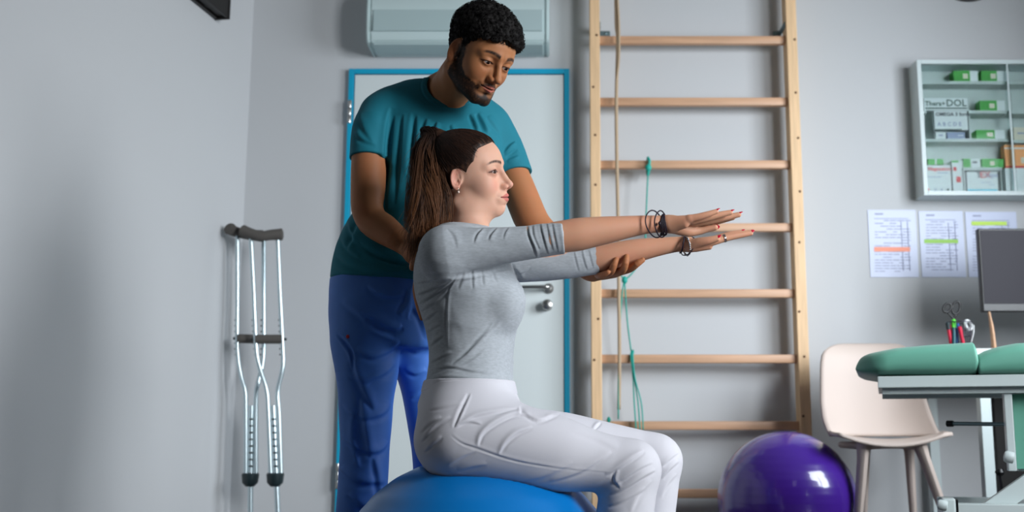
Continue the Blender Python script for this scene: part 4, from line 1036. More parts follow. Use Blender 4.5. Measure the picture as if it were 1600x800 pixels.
# ---- her grey top
sleeveN = [(700, 396, .0640), (730, 391, .0540), (770, 386, .0460), (820, 380, .0400), (852, 374, .0400), (881, 369.5, .0415)]
sleeveF = [(740, 398, .060), (790, 415, .0440), (830, 416, .0410), (870, 414, .0400), (905, 410, .0385), (934, 405, .0375)]
hemN = (PX(880, 370, YN), PX(890, 369, YN)); hemF = (PX(935, 405, YFAR), PX(945, 403.5, YFAR))
def plane(P, c, n): n = np.asarray(n)/np.linalg.norm(n); return (P-c)@n
nN = PX(887, 370, YN)-PX(872, 373, YN)+np.array([0, 0, -.002]); nF = PX(938, 405, YFAR)-PX(923, 407, YFAR)
neckc = (W2((0, -.03, -.05)), PX(729, 350, WY))
zh = zr_(607)
def f_top(P):
    d = loftz(P, rowsW())
    d = smin(d, ell(P, PX(789, 474, WY-.072), (.046, .062, .060)), .035)
    d = smin(d, ell(P, PX(789, 474, WY+.072), (.046, .062, .060)), .035)
    d = smin(d, rc(P, PX(697, 397, YN+.010), PX(735, 392, YFAR-.01), .060, .058), .045)
    c = PX(731, 353, WY); ax = np.array([.10, -.05, 1.0])
    d = smin(d, chain(P, [PX(735, 322, WY-.01), PX(733, 340, WY-.01), PX(730, 360, WY), PX(722, 400, WY)], [.0545, .0555, .0615, .085]), .03)
    s = chain(P, [PX(x, y, YN) for x, y, _ in sleeveN], [r for *_, r in sleeveN], .03)
    s = smax(s, plane(P, PX(880, 370, YN), nN), .004)
    d = smin(d, s, .022)
    s = chain(P, [PX(x, y, YFAR) for x, y, _ in sleeveF], [r for *_, r in sleeveF], .03)
    s = smax(s, plane(P, PX(934, 405, YFAR), nF), .004)
    d = smin(d, s, .022)
    return smax(smax(d, plane(P, c, ax), .004), zh-P[:, 2], .006)
topF = [([(650, 442), (675, 437), (704, 434)], .0024, 2.6), ([(650, 460), (670, 452), (703, 437)], .0026, 2.8), ([(653, 474), (675, 461), (709, 436)], .0024, 2.6), ([(657, 486), (680, 470), (706, 448)], .0018, 2.4), ([(660, 501), (668, 496), (682, 486)], .0020, 2.4), ([(668, 541), (680, 532), (694, 521)], .0022, 2.6), ([(664, 520), (676, 512), (688, 506)], .0014, 2.4),
        ([(700, 434), (740, 428), (790, 420), (806, 416)], -.0030, 3.4), ([(717, 430), (702, 455), (699, 500), (700, 545)], .0012, 1.7), ([(741, 424), (741, 436), (741, 452)], .0016, 2.4), ([(756, 423), (757, 434), (758, 447)], .0012, 2.4), ([(728, 427), (723, 440), (718, 452)], .0013, 2.6), ([(771, 421), (775, 432), (780, 442)], .0010, 2.4),
        ([(781, 504), (752, 531), (728, 556), (708, 570)], .0034, 3.2), ([(770, 506), (758, 522), (742, 534)], .0016, 2.6), ([(760, 545), (735, 566), (700, 580), (676, 588)], .0018, 3), ([(672, 566), (690, 556), (706, 550)], .0018, 2.6), ([(670, 578), (700, 572), (735, 578), (775, 584)], .0018, 2.6),
        ([(668, 594), (700, 588), (745, 591), (800, 592)], .0022, 2.4), ([(668, 603), (710, 600), (760, 601), (802, 600)], .0016, 2.0), ([(786, 590), (796, 596), (803, 598)], .0018, 2.2),
        ([(797, 412), (805, 428), (812, 445)], -.0030, 2.6), ([(802, 416), (811, 424), (818, 436)], .0018, 2.4), ([(805, 428), (818, 424), (828, 416)], .0020, 2.6),
        ([(700, 356), (712, 368), (716, 388)], .0010, 3), ([(757, 356), (747, 368), (742, 380)], .0024, 2.2), ([(778, 356), (769, 367), (765, 376)], .0022, 2.2), ([(797, 355), (791, 364), (788, 374)], .0014, 2.0), ([(826, 349), (828, 366), (836, 386), (840, 402)], .0022, 2.2), ([(834, 350), (836, 368), (845, 390)], .0014, 2.0), ([(845, 347), (850, 368), (858, 398)], .0016, 2.0), ([(855, 346), (860, 368), (866, 392)], .0012, 1.8), ([(864, 345), (868, 366), (874, 396)], .0012, 1.8),
        ([(648, 430), (668, 424), (692, 426)], .0010, 3), ([(898, 392), (902, 408), (906, 424)], .0012, 2), ([(910, 390), (914, 406), (919, 422)], .0014, 2), ([(921, 389), (925, 405), (929, 420)], .0010, 1.8)]
V, F = poly(f_top, (-.42, 2.33, zh-.02), (.20, 2.98, 1.17), .0044); V, F = subdiv(V, F, f_top, .0044)
g, _ = grad(f_top, V, .004); V = V+g*(1.15*folds(V, g, topF)+.0011*vnoise(V*np.array([1, 1, 1.7]), 26, 2, 1))[:, None]
npmesh('grey_top', V, F, 'sweater', woman)

# ---- her white trousers
zw = zr_(598)
ballTop = PX(748, 714, WY)[2]
def f_trW(P):
    d = loftz(P, [(z, a-.003, b_+.003, h+.003, y) for z, a, b_, h, y in rowsW()])
    for L_, Y, k in ((nearLeg, YLN, .05), (farLeg, YLF, .05)):
        p, r = legpts(L_, Y); d = smin(d, chain(P, p, r, .04), k)
    d = smin(d, ell(P, PX(722, 690, WY), (.112, .17, .095)), .05)
    for S_, Y in ((nearShin, YLN), (farShin, YLF)):
        p, r = legpts(S_, Y); e = chain(P, p, r, .03); e = smax(e, .085-P[:, 2], .006)
        if Y == YLN: e = smax(e, -(rc(P, np.array([p[-1][0], Y, .12]), np.array([p[-1][0], Y, .0]), .052, .056)), .003)
        else: e = smax(e, -(rc(P, np.array([p[-1][0], Y, .12]), np.array([p[-1][0], Y, .0]), .050, .054)), .003)
        d = smin(d, e, .020)
    return smax(d, P[:, 2]-zw, .004)
trF = [([(709, 668), (720, 642), (734, 614)], -.0022, 2.6), ([(706, 668), (716, 642), (729, 615)], .0016, 2.6), ([(712, 667), (740, 650), (775, 642), (808, 637)], .0028, 3.0), ([(746, 696), (752, 678), (772, 660), (804, 646), (828, 650)], .0042, 3.2), ([(779, 709), (790, 690), (808, 675), (832, 667)], .0034, 3.2), ([(716, 662), (735, 658), (752, 662)], .0016, 2.6),
       ([(705, 677), (722, 690), (746, 698), (807, 718), (880, 730), (961, 738)], .0008, 2.0), ([(703, 680), (722, 694), (746, 702), (807, 722), (880, 734)], -.0005, 1.8), ([(815, 640), (840, 655), (866, 646)], .0026, 3.4), ([(852, 652), (862, 650), (874, 645)], .0016, 2.6), ([(926, 671), (932, 664), (938, 659)], .0026, 2.2),
       ([(658, 690), (672, 672), (686, 660), (704, 652)], .0022, 3.0), ([(656, 676), (672, 660), (690, 652)], .0018, 3.0), ([(662, 706), (676, 692), (690, 682)], .0016, 3.0), ([(670, 640), (695, 634), (724, 630)], .0012, 3.0), ([(700, 726), (722, 712), (742, 704)], .0014, 3.4), ([(715, 735), (735, 728), (760, 724)], .0014, 4),
       ([(858, 752), (905, 736), (935, 718), (955, 706)], .0020, 4.0), ([(800, 754), (850, 742), (895, 722)], .0014, 4.5), ([(946, 742), (968, 728), (992, 712), (1006, 704)], .0030, 3.4), ([(954, 756), (972, 748), (1000, 730), (1020, 722)], .0026, 3.2), ([(950, 772), (975, 762), (1004, 744), (1024, 734)], .0028, 3.4), ([(948, 790), (975, 780), (1008, 762)], .0022, 3.6), ([(985, 800), (996, 775), (1018, 750)], .0018, 4),
       ([(966, 734), (961, 748), (970, 762)], .0020, 2.6), ([(1034, 728), (1046, 716), (1060, 706)], .0024, 3.0), ([(1034, 748), (1046, 732), (1060, 720)], .0024, 3.0), ([(1032, 778), (1042, 756), (1056, 740)], .0018, 3.2), ([(812, 634), (815, 641), (812, 650)], -.0016, 2.6), ([(890, 668), (930, 680), (965, 700)], .0010, 6)]
V, F = poly(f_trW, (-.42, 2.36, .07), (.40, 3.0, zw+.02), .0046); V, F = subdiv(V, F, f_trW, .0046)
g, _ = grad(f_trW, V, .004); V = V+g*(1.25*folds(V, g, trF)+.0012*vnoise(V, 15, 1, 3))[:, None]
tw = npmesh('white_trousers', V, F, 'trouserw', woman)
# waistband and pocket edge
def f_wb(P):
    d = loftz(P, [(z, a-.0036, b_+.0036, h+.0036, y) for z, a, b_, h, y in rowsW()])
    return smax(smax(d, P[:, 2]-zw-.004, .003), zr_(616)-P[:, 2]+(.30-(P[:, 0]+.42))*.02, .003)
V, F = poly(f_wb, (-.42, 2.45, zr_(625)), (.05, 2.90, zw+.02), .004); g, _ = grad(f_wb, V, .004); V += g*(.0009*vnoise(V, 40, 2, 2))[:, None]
npmesh('waistband', V, F, 'trouserw', tw)
for Y, x in ((YLN, nearShin), (YLF, farShin)):
    p = PX(x[-1][0], x[-1][1], Y)
    def f_sh(P): return smax(smin(chain(P, [np.array([p[0]-.05, Y, .05]), np.array([p[0]+.06, Y, .045]), np.array([p[0]+.15, Y, .035])], [.045, .045, .036], .02), rc(P, np.array([p[0]-.02, Y, .10]), np.array([p[0]-.02, Y, .06]), .045, .05), .02), .002-P[:, 2], .004)
    V, F = poly(f_sh, (p[0]-.13, Y-.07, -.01), (p[0]+.22, Y+.07, .16), .005); npmesh('shoe', V, F, 'shoe', woman)

# ---- nails, ring, bracelets, earring
def nail(tip, prev, r, up, l=.011, parent=None):
    tip = np.array(tip); prev = np.array(prev); t = (tip-prev)/np.linalg.norm(tip-prev); up = np.array(up, float); up = up-t*(up@t); up /= np.linalg.norm(up); s = np.cross(t, up)
    bm = BM(); bmesh.ops.create_uvsphere(bm, u_segments=16, v_segments=10, radius=1); c = tip+t*(r*.75)+up*r*.72
    for v in bm.verts:
        q = v.co; x = t*q.x*l*.62+s*q.y*r*.80*(1-.25*q.x)+up*(q.z*.0016-(q.y**2)*r*.25); v.co = Vector(c+x)
    o = obj('fingernail', bm, 'nail', parent, True); return o
for i, (pts, rad) in enumerate(nearF): nail(pts[-1], pts[-2], rad[-1], (0, -.25, 1) if i < 4 else (0, .9, .3), parent=woman)
for i, (pts, rad) in enumerate(farF): nail(pts[-1], pts[-2], rad[-1], (0, -.35, 1) if i < 4 else (-.15, -.75, .9), parent=woman)
b = BM(); rp_ = PX(1131.5, 372.5, HYf-.034); torus(b, rp_, (1, 0, .28), .0102, .0012, 30, 6); torus(b, rp_+np.array([.003, 0, .001]), (1, 0, .28), .0100, .0010, 30, 6); obj('finger_ring', b, 'silver', woman, smooth=True)
for cx, cy, n_, R_, el_ in ((1023, 350, (.83, -.56, .03), .0320, 1.35), (1033, 350, (.86, -.50, -.05), .0315, 1.1)):
    b = BM(); torus(b, PX(cx, cy, YN+.024), n_, R_, .0016, 60, 8, el_, .0008); obj('hair_tie', b, 'cord', woman, smooth=True)
for k in range(5):
    b = BM(); torus(b, PX(1033.5+k*1.1, 351.5, YN+.026), (1, -.12+.05*k, -.1+.06*k), .0245+.0006*(k % 2), .0013, 44, 6, .92, .0012); obj('wrist_cord', b, 'cord', woman, smooth=True)
b = BM(); lathe(b, [(.0018, -.004), (.0034, 0), (.0018, .004)], 8, PX(1030.5, 349, YN-.001)); obj('cord_bead', b, 'cord', woman, smooth=True)
b = BM(); torus(b, PX(1066, 382, HYf), (1, 0, -.2), .0228, .0020, 50, 8, 1.42, .0006); obj('wrist_cord', b, 'cord', woman, smooth=True)
b = BM(); cc = Vector(PX(1072, 384, HYf)); nn = Vector((1, .12, .22)).normalized(); uu = (Vector((0, 0, 1))-nn*nn.z).normalized(); ww = nn.cross(uu)
for k in range(34):
    a = 2*math.pi*k/34; bmesh.ops.create_icosphere(b, subdivisions=1, radius=.0027 if k % 3 else .0036, matrix=Matrix.Translation(cc+uu*math.cos(a)*.0250+ww*math.sin(a)*.0385))
torus(b, cc, nn, .0250, .0012, 40, 6, 1.54)
br_ = obj('bead_bracelet', b, 'silver', woman, smooth=True)
b = BM(); torus(b, PX(1075, 385, HYf), (1, .35, -.28), .0245, .0016, 40, 6, 1.6, .001); q = PX(1079, 380, HYf-.024); tube(b, [PX(1074, 374, HYf-.022), q], .0013, 6); lathe(b, [(.0014, -.003), (.0026, 0), (.0014, .003)], 8, q); obj('charm_bracelet', b, 'mesh', br_, smooth=True)
el = W2((.0795, .002, -.0275))
b = BM(); torus(b, el+np.array([0, 0, -.001]), (1, 0, .2), .0042, .0006, 18, 5); obj('earring', b, 'silver', woman, smooth=True)
b = BM(); bmesh.ops.create_icosphere(b, subdivisions=2, radius=.0032, matrix=Matrix.Translation(Vector(el+np.array([0, -.001, -.0085])))); obj('earring_pearl', b, 'pearl', woman, smooth=True)

# ---- her hair: a combed-back cap of strands into a high ponytail
PTL = np.array([.004, -.056, .106])      # where the ponytail is tied (head coordinates)
def cap_base(S):
    d = ell(S, (0, -.014, .032), (.0785, .0985, .088)); return smin(d, ell(S, (0, .026, .034), (.0665, .0655, .060)), .03)
HLY = [(-.16, -.030), (-.085, -.026), (-.06, -.018), (-.040, .002), (-.030, .014), (-.020, .024), (-.011, .028), (.015, .031), (.022, .036), (.032, .047), (.050, .052), (.060, .058), (.070, .078), (.088, .094), (.2, .14)]
def hairline(S, nz=1.0):
    """positive where hair grows"""
    ax = np.abs(S[:, 0]); z = S[:, 2]; y = S[:, 1]
    yl = np.interp(z, [q[0] for q in HLY], [q[1] for q in HLY])-np.clip(.035-ax, 0, 1)*.10*(z < .075)
    fr = np.clip((z-.060)*1.2, -1, .035)
    return yl-y+nz*.0014*vnoise(S, 300, 1)
def f_capW(P):
    S = wl(P); h = hairline(S, .6); d = cap_base(S)+.0034*np.clip(1-h/.022, 0, 1)
    d = smax(d, -h, .004); d = smax(d, -(S[:, 2]+.088-np.clip(S[:, 1]+.06, -.05, .05)*.4), .015)
    ear = ell(np.stack([np.abs(S[:, 0]), S[:, 1], S[:, 2]], 1), (.080, .007, -.005), (.022, .0175, .026))
    d = smax(d, -ear, .004)
    d = smin(d, ell(S, PTL, (.024, .022, .024)), .012)
    return d*WS
V, F = poly(f_capW, WC-np.array([.14, .13, .13]), WC+np.array([.14, .13, .16]), .0018)
S = wl(V); u = S-PTL; u /= np.linalg.norm(u, axis=1)[:, None]+1e-9
st = np.sin(np.arctan2(u[:, 0], u[:, 1]+.001)*60)*.5+.5
c = mixc(flat(V, (42, 28, 22)), (92, 60, 42), st*.45)
cap = npmesh('hair', V, F, 'hairw', woman, c)
rg = np.random.RandomState(5)
def strands(name, paths, radii, cols, m, parent, seg=4, taper=.35):
    VV = []; FF = []; CC = []; n = 0; a = np.arange(seg)*2*np.pi/seg
    for P, r, c0 in zip(paths, radii, cols):
        P = np.asarray(P); k = len(P); T = np.gradient(P, axis=0); T /= np.linalg.norm(T, axis=1)[:, None]+1e-9
        n1 = np.cross(T, np.array([.31, .82, .2])); n1 /= np.linalg.norm(n1, axis=1)[:, None]+1e-9; n2 = np.cross(T, n1)
        rr = np.asarray(r)*(1-(1-taper)*np.linspace(0, 1, k)**2)
        ring = P[:, None, :]+(n1[:, None, :]*np.cos(a)[None, :, None]+n2[:, None, :]*np.sin(a)[None, :, None])*rr[:, None, None]
        VV.append(ring.reshape(-1, 3)); i = np.arange(k-1)[:, None]*seg+np.arange(seg)[None]; j = np.arange(k-1)[:, None]*seg+(np.arange(seg)+1)[None] % seg
        FF.append((np.stack([i, j, j+seg, i+seg], -1).reshape(-1, 4))+n); n += k*seg
        c0 = np.asarray(c0); CC.append(np.repeat(c0 if c0.ndim == 2 else np.tile(c0, (k, 1)), seg, 0))
    return npmesh(name, np.concatenate(VV), np.concatenate(FF), m, parent, np.concatenate(CC))
# combed strands over the cap
paths = []; rad = []; cols = []
for i in range(5200):
    v = rg.randn(3); v[1] = v[1]*.9+.25; v[2] = abs(v[2])*.9-.15; v /= np.linalg.norm(v)
    q = v*np.array([.0785, .0985, .088])*1.0+np.array([0, -.014, .032])
    hh = hairline(q[None], 0)[0]
    if hh < -.004*rg.rand() or q[2] < -.06 or (hh > .016 and rg.rand() < .55): continue
    if ell(np.array([[abs(q[0]), q[1], q[2]]]), (.080, .007, -.005), (.024, .019, .028))[0] < 0: continue
    pts = []
    for t in np.linspace(0, 1, 12):
        w = q*(1-t)+PTL*t
        for _ in range(4):
            dd = cap_base(w[None])[0]; gg = np.array([(cap_base((w+e)[None])[0]-cap_base((w-e)[None])[0])/.002 for e in np.eye(3)*.001]); w = w-gg*(dd-.0004-.0003*rg.rand()+.0030*max(0, 1-hairline(w[None], 0)[0]/.022))/(gg@gg)
        pts.append(w)
    P = np.array(pts)@WR.T*WS+WC; paths.append(P); rad.append(.0004+.0004*rg.rand()); b_ = rg.rand(); cols.append(np.array(lin((int(28+32*b_), int(18+20*b_), int(15+14*b_)))[:3]))
strands('combed_strands', paths, [r*np.minimum(1, .12+np.linspace(0, 1, 12)*5) for r in rad], cols, 'hairw', cap)
b = BM(); torus(b, W2(PTL+np.array([0, -.012, .012])), W2((0, -1, .9))-W2((0, 0, 0)), .016, .005, 24, 8); obj('hair_tie', b, 'cord', cap, smooth=True)
# ponytail
T0 = W2(PTL+np.array([0, -.008, .008])); pc = [T0, T0+np.array([-.020, -.008, .006]), PX(673, 216, WY-.025), PX(666, 240, WY-.045), PX(667, 275, WY-.06), PX(670, 310, WY-.065), PX(667, 345, WY-.06), PX(658, 374, WY-.055), PX(649, 404, WY-.055)]
pw = [.012, .017, .023, .029, .035, .043, .045, .035, .019]
pcs = np.array(spline(pc, 5)); pws = np.interp(np.linspace(0, 1, len(pcs)), np.linspace(0, 1, len(pw)), pw)
paths = []; rad = []; cols = []; n = len(pcs)
TT = np.gradient(pcs, axis=0); TT /= np.linalg.norm(TT, axis=1)[:, None]; N1 = np.array([0, 1., 0])-TT*TT[:, 1:2]; N1 /= np.linalg.norm(N1, axis=1)[:, None]; N2 = np.cross(TT, N1); N2 *= np.sign(N2[len(N2)//2, 0])
CL = [dict(a=rg.rand()*6.283, r=math.sqrt(rg.rand())*.95, ph=rg.rand()*6.28, am=.10+.20*rg.rand(), b=rg.rand(), L=rg.uniform(.72, 1.0), sw=rg.randn(3)*np.array([.016, .010, .010]), w=rg.uniform(6, 11)) for _ in range(95)]
for i in range(3600):
    q = CL[rg.randint(len(CL))]; L_ = min(1, q['L']*rg.uniform(.86, 1.04)); k = max(8, int(n*L_)); t = np.linspace(0, 1, n)[:k]
    a = q['a']+rg.randn()*.20; rr = np.clip(q['r']+rg.randn()*.09, 0, 1.05); ph = q['ph']+rg.randn()*.25
    aa = a+q['am']*2.2*np.sin(t*q['w']*.7+ph); r2 = rr*pws[:k]*(1+q['am']*np.sin(t*q['w']+ph)*np.minimum(1, t*2))
    P = pcs[:k]+N2[:k]*(np.cos(aa)*r2)[:, None]+N1[:k]*(np.sin(aa)*r2*.85)[:, None]
    P = P+q['sw'][None]*(t[:, None]**2)+np.stack([np.sin(t*q['w']*1.3+ph*2), np.cos(t*q['w']+ph), 0*t], 1)*.0060*t[:, None]
    P = P+rg.randn(3)[None]*.002*(t[:, None]**1.5)*(3 if rg.rand() < .06 else 1)
    paths.append(P); rad.append(.0004+.0005*rg.rand()); b_ = np.clip(q['b']+rg.randn()*.12, 0, 1); gold = np.clip((t-.30)*1.7, 0, 1)[:, None]*b_
    c1 = np.array(lin((42, 27, 20))[:3])*(.75+.6*b_); c2 = np.array(lin((188, 122, 74))[:3]); cols.append(c1[None]*(1-gold*.8)+c2[None]*gold*.8)
strands('ponytail', paths, rad, cols, 'hairw', cap)
paths = []; rad = []; cols = []
for i in range(46):          # flyaways
    s = rg.randint(3, n-8); ph = rg.rand()*6; k = rg.randint(8, 16); t = np.linspace(0, 1, k); d0 = np.array([-1, rg.randn()*.5, -.9+rg.randn()*.5]); side = pcs[s]+np.array([-pws[s]*.9, rg.randn()*.01, 0])
    P = side+d0[None]*t[:, None]*rg.uniform(.012, .036)+np.array([0, 0, -1])*(t[:, None]**2)*.03+np.stack([np.sin(t*5+ph), np.cos(t*4+ph), 0*t], 1)*.004*t[:, None]
    paths.append(P); rad.append(.00035); cols.append(np.array(lin((90, 58, 40))[:3]))
for i in range(16):
    t = np.linspace(0, 1, 12); s = pcs[int(n*.72)]+rg.randn(3)*.012; e_ = PX(636+rg.rand()*16, 400+rg.rand()*18, WY-.06); P = s[None]*(1-t[:, None])+e_[None]*t[:, None]+np.stack([-np.sin(t*3.1)*.018*rg.rand(), 0*t, 0*t], 1)
    paths.append(P); rad.append(.0006); cols.append(np.array(lin((120, 80, 52))[:3]))
strands('loose_strands', paths, rad, cols, 'hairw', cap)

# ================================================================== THE STANDING MAN
HY = 2.80
MC = np.array([-.2065, HY, 1.562]); MS = 1.03
MR = rotm((.585, -.585, -.56), (.41, -.37, .83)); M_SL, M_DZ, M_SM = .0040, -.0022, .002
def ml(P): return ((P-MC)@MR)/MS
def M2(l): return np.asarray(l, float)@MR.T*MS+MC
MY_ = 3.0
neckM = [(M2((0, -.030, -.030)), .054), (M2((0, -.045, -.080)), .0555), (PX(702, 146, 2.93), .060), (PX(692, 178, 2.97), .075)]
def f_headm(P):
    d = head_field(ml(P), True, M_SL, M_DZ, M_SM)*MS
    d = smin(d, chain(P, [q for q, _ in neckM], [r for _, r in neckM], .02), .02)
    d = smin(d, rc(P, M2((.060, -.022, -.06)), PX(712, 178, 2.93), .012, .008), .03)
    d = smin(d, rc(P, PX(662, 141, 2.97), PX(702, 140, 2.98), .030, .045), .045)
    d = smin(d, rc(P, PX(702, 140, 2.98), PX(740, 160, 2.98), .045, .035), .045)
    d = smin(d, ell(P, PX(700, 200, 2.985), (.11, .098, .06)), .05)
    return d
V, F = poly(f_headm, MC-np.array([.26, .14, .25]), MC+np.array([.14, .36, .16]), .0018); L = ml(V)
skinM, pinkM = (170, 114, 76), (186, 112, 80)
c = head_color(L, skinM, True, M_SL, M_DZ, M_SM, (20, 13, 11), (176, 100, 86))
parts = [(V, F, c)]
# his right arm, to her back
aR = [(577, 235, 2.90, .047), (576, 262, 2.89, .0475), (575, 295, 2.88, .0465), (574, 325, 2.87, .043), (582, 345, 2.865, .0415), (600, 358, 2.85, .0405), (618, 371, 2.83, .034), (634, 384, 2.825, .0275), (646, 396, 2.805, .0245)]
hR = PX(652, 412, 2.73)
def bk(py, Y, off=0):      # a point on her back at picture height py
    r = rowsW(); z = PX(650, py, WY)[2]; x = np.interp(z, [q[0] for q in r][::-1], [q[1] for q in r][::-1]); hy = np.interp(z, [q[0] for q in r][::-1], [q[3] for q in r][::-1]); a = np.interp(z, [q[0] for q in r][::-1], [(q[2]-q[1])/2 for q in r][::-1])
    t = min(abs((Y-WY)/hy), .98); x = x+a-a*(1-t**2.2)**(1/2.2); return np.array([x-off, Y, z])
rF = [([bk(430, 2.785, .012), bk(450, 2.775, .010), bk(474, 2.77, .009), bk(492, 2.765, .008)], [.0105, .0095, .0088, .0072]),
      ([bk(432, 2.765, .012), bk(452, 2.752, .010), bk(478, 2.745, .009), bk(500, 2.74, .008)], [.0105, .0095, .0088, .0072]),
      ([bk(430, 2.745, .012), bk(450, 2.728, .010), bk(474, 2.718, .008), bk(494, 2.71, .007)], [.0105, .0092, .0085, .0070]),
      ([bk(426, 2.80, .013), bk(446, 2.80, .010), bk(465, 2.80, .009), bk(480, 2.80, .008)], [.010, .0088, .0078, .0065]),
      ([bk(404, 2.73, .016), bk(408, 2.71, .013), bk(413, 2.69, .010), bk(418, 2.675, .008)], [.013, .011, .0095, .0078])]
def palm_r(P): return chain(P, [np.array(PX(647, 397, 2.80)), bk(412, 2.79, .018), bk(430, 2.775, .014)], [.023, .022, .014], .012, (1, 1.5, 1))
def f_armR(P): return smin(chain(P, [PX(x, y, Y) for x, y, Y, _ in aR], [r for *_, r in aR], .025), hand_field(P, rF, palm_r, .005), .015)
V, F = poly(f_armR, PX(545, 300, 2.9)-np.array([.04, .34, .38]), PX(650, 240, 2.9)+np.array([.12, .08, .06]), .0022)
parts.append((V, F, skin_tone(V, skinM, pinkM, .3)))
# his left arm, to her elbow
aL = [(794, 250, 3.0, .040), (806, 285, 2.99, .0465), (818, 315, 2.98, .0475), (831, 345, 2.965, .047), (846, 362, 2.955, .043), (868, 380, 2.945, .040), (892, 400, 2.94, .034), (915, 419, 2.93, .0265), (926, 425, 2.92, .0240)]
lF = [([PX(946, 429.5, 2.86), PX(955, 424, 2.815), PX(959.5, 414, 2.795), PX(963, 405.5, 2.797)], [.0110, .0098, .0086, .0068]),
      ([PX(962, 427, 2.86), PX(973, 422, 2.815), PX(977.5, 411, 2.793), PX(979, 401, 2.797)], [.0112, .0102, .0090, .0070]),
      ([PX(970, 424, 2.865), PX(985, 419.5, 2.825), PX(995, 412.5, 2.803), PX(1004, 406.5, 2.800)], [.0112, .0102, .0090, .0070]),
      ([PX(934, 429, 2.87), PX(938, 430.5, 2.83), PX(944, 428.5, 2.81), PX(950, 425.5, 2.80)], [.0100, .0088, .0078, .0062]),
      ([PX(930, 422, 2.91), PX(944, 414, 2.915), PX(957, 406, 2.910), PX(968, 399, 2.90)], [.014, .0115, .010, .0085])]
def palm_l(P): return chain(P, [PX(926, 425, 2.92), PX(940, 428, 2.895), PX(958, 427, 2.875)], [.0230, .0165, .0130], .012, (1.5, 1.5, 1))
def f_armL(P): return smin(chain(P, [PX(x, y, Y) for x, y, Y, _ in aL], [r for *_, r in aL], .025), hand_field(P, lF, palm_l, .0045), .012)
V, F = poly(f_armL, PX(780, 440, 2.9)-np.array([.0, .15, .02]), PX(1010, 235, 2.9)+np.array([.02, .18, .04]), .0019)
parts.append((V, F, skin_tone(V, skinM, pinkM, .3)))
def zm(py, Y=MY_): return PX(650, py, Y)[2]
def rowsM(inset=0):
    R = [(138, 640, 736, .06, 2.975), (158, 588, 762, .085, 2.98), (180, 576, 782, .108, 2.985), (205, 574, 790, .122, 2.99), (240, 582, 788, .132, 3.0), (275, 588, 782, .135, 3.0), (300, 584, 772, .135, 3.0), (330, 556, 755, .135, 3.0), (355, 540, 735, .135, 3.0), (385, 527, 712, .135, 3.0), (415, 520, 698, .138, 3.0), (446, 517, 690, .140, 3.0)]
    return [(zm(q), PX(a, q, MY_)[0]+inset, PX(b_, q, MY_)[0]-inset, h-inset, y) for q, a, b_, h, y in R]
legML = [(575, 490, .098), (571, 530, .093), (574, 580, .086), (572, 630, .074), (570, 700, .067), (566, 760, .066), (562, 830, .064), (560, 930, .062)]
legMR = [(638, 490, .090), (650, 540, .085), (660, 590, .070), (672, 650, .066), (680, 720, .064), (682, 800, .062), (682, 900, .060)]
YML, YMR = 2.98, 3.09
def f_bodyM(P):
    d = loftz(P, rowsM(.014))
    d = smin(d, loftz(P, [(zm(530), PX(536, 540, MY_)[0], PX(672, 540, MY_)[0], .085, MY_+.02), (zm(480), PX(530, 480, MY_)[0], PX(676, 480, MY_)[0], .105, MY_+.02), (zm(430), PX(532, 430, MY_)[0], PX(676, 430, MY_)[0], .105, MY_)]), .03)
    for L_, Y in ((legML, YML), (legMR, YMR)):
        p = [PX(x, y, Y) for x, y, _ in L_]; d = smin(d, chain(P, p, [max(r-.026, .036) for *_, r in L_], .03), .03)
        a = p[-1]; d = smin(d, chain(P, [a, np.array([a[0], Y, .09]), np.array([a[0]+.07, Y-.10, .04])], [.042, .042, .030], .02), .02)
    return d
V, F = poly(f_bodyM, (-.72, 2.78, .0), (.0, 3.25, zm(150)), .008)
parts.append((V, F, flat(V, skinM)))
man = join_parts('person', parts, 'skinm', 'standing bearded man in teal t-shirt and blue trousers, looking down and steadying her arm', 'person')
eyeballs(MR, MC, MS, (-.02, 1, -.28), man, (38, 22, 16), (168, 156, 150))

# ---- his t-shirt
nR = PX(576, 262, 2.89)-PX(578, 228, 2.90)+np.array([0, 0, 0]); nL = PX(808, 285, 2.99)-PX(800, 250, 3.0)
zhm = zm(440)
def f_shirt(P):
    d = loftz(P, rowsM())
    d = smin(d, rc(P, PX(612, 168, 2.96), PX(700, 160, 2.985), .052, .060), .05)
    d = smin(d, rc(P, PX(752, 192, 3.0), PX(700, 165, 2.985), .052, .060), .05)
    d = smin(d, ell(P, PX(690, 235, 2.93), (.15, .09, .09)), .05)
    s = chain(P, [PX(592, 180, 2.93), PX(581, 205, 2.905), PX(576.5, 249, 2.895)], [.054, .0555, .0545], .03)
    s = smax(s, plane(P, PX(576.5, 249, 2.895), nR), .004)
    d = smin(d, s, .028)
    s = chain(P, [PX(768, 200, 3.0), PX(786, 230, 3.0), PX(803, 274, 2.995)], [.054, .0545, .0535], .03)
    s = smax(s, plane(P, PX(803, 273, 2.995), nL), .004)
    d = smin(d, s, .028)
    c = PX(700, 147, 2.945); ax = M2((0, -.03, 0))-PX(694, 182, 2.97); ax /= np.linalg.norm(ax)
    cut = rc(P, c-ax*.03, c+ax*.16, .0640, .070, (1, 1.25, 1))
    d = smax(d, -cut, .004)
    tilt = (P[:, 0]-PX(516, 440, MY_)[0])*.07
    d = smax(d, zhm-.02-P[:, 2]*1+(-tilt+.025), .006)
    return d
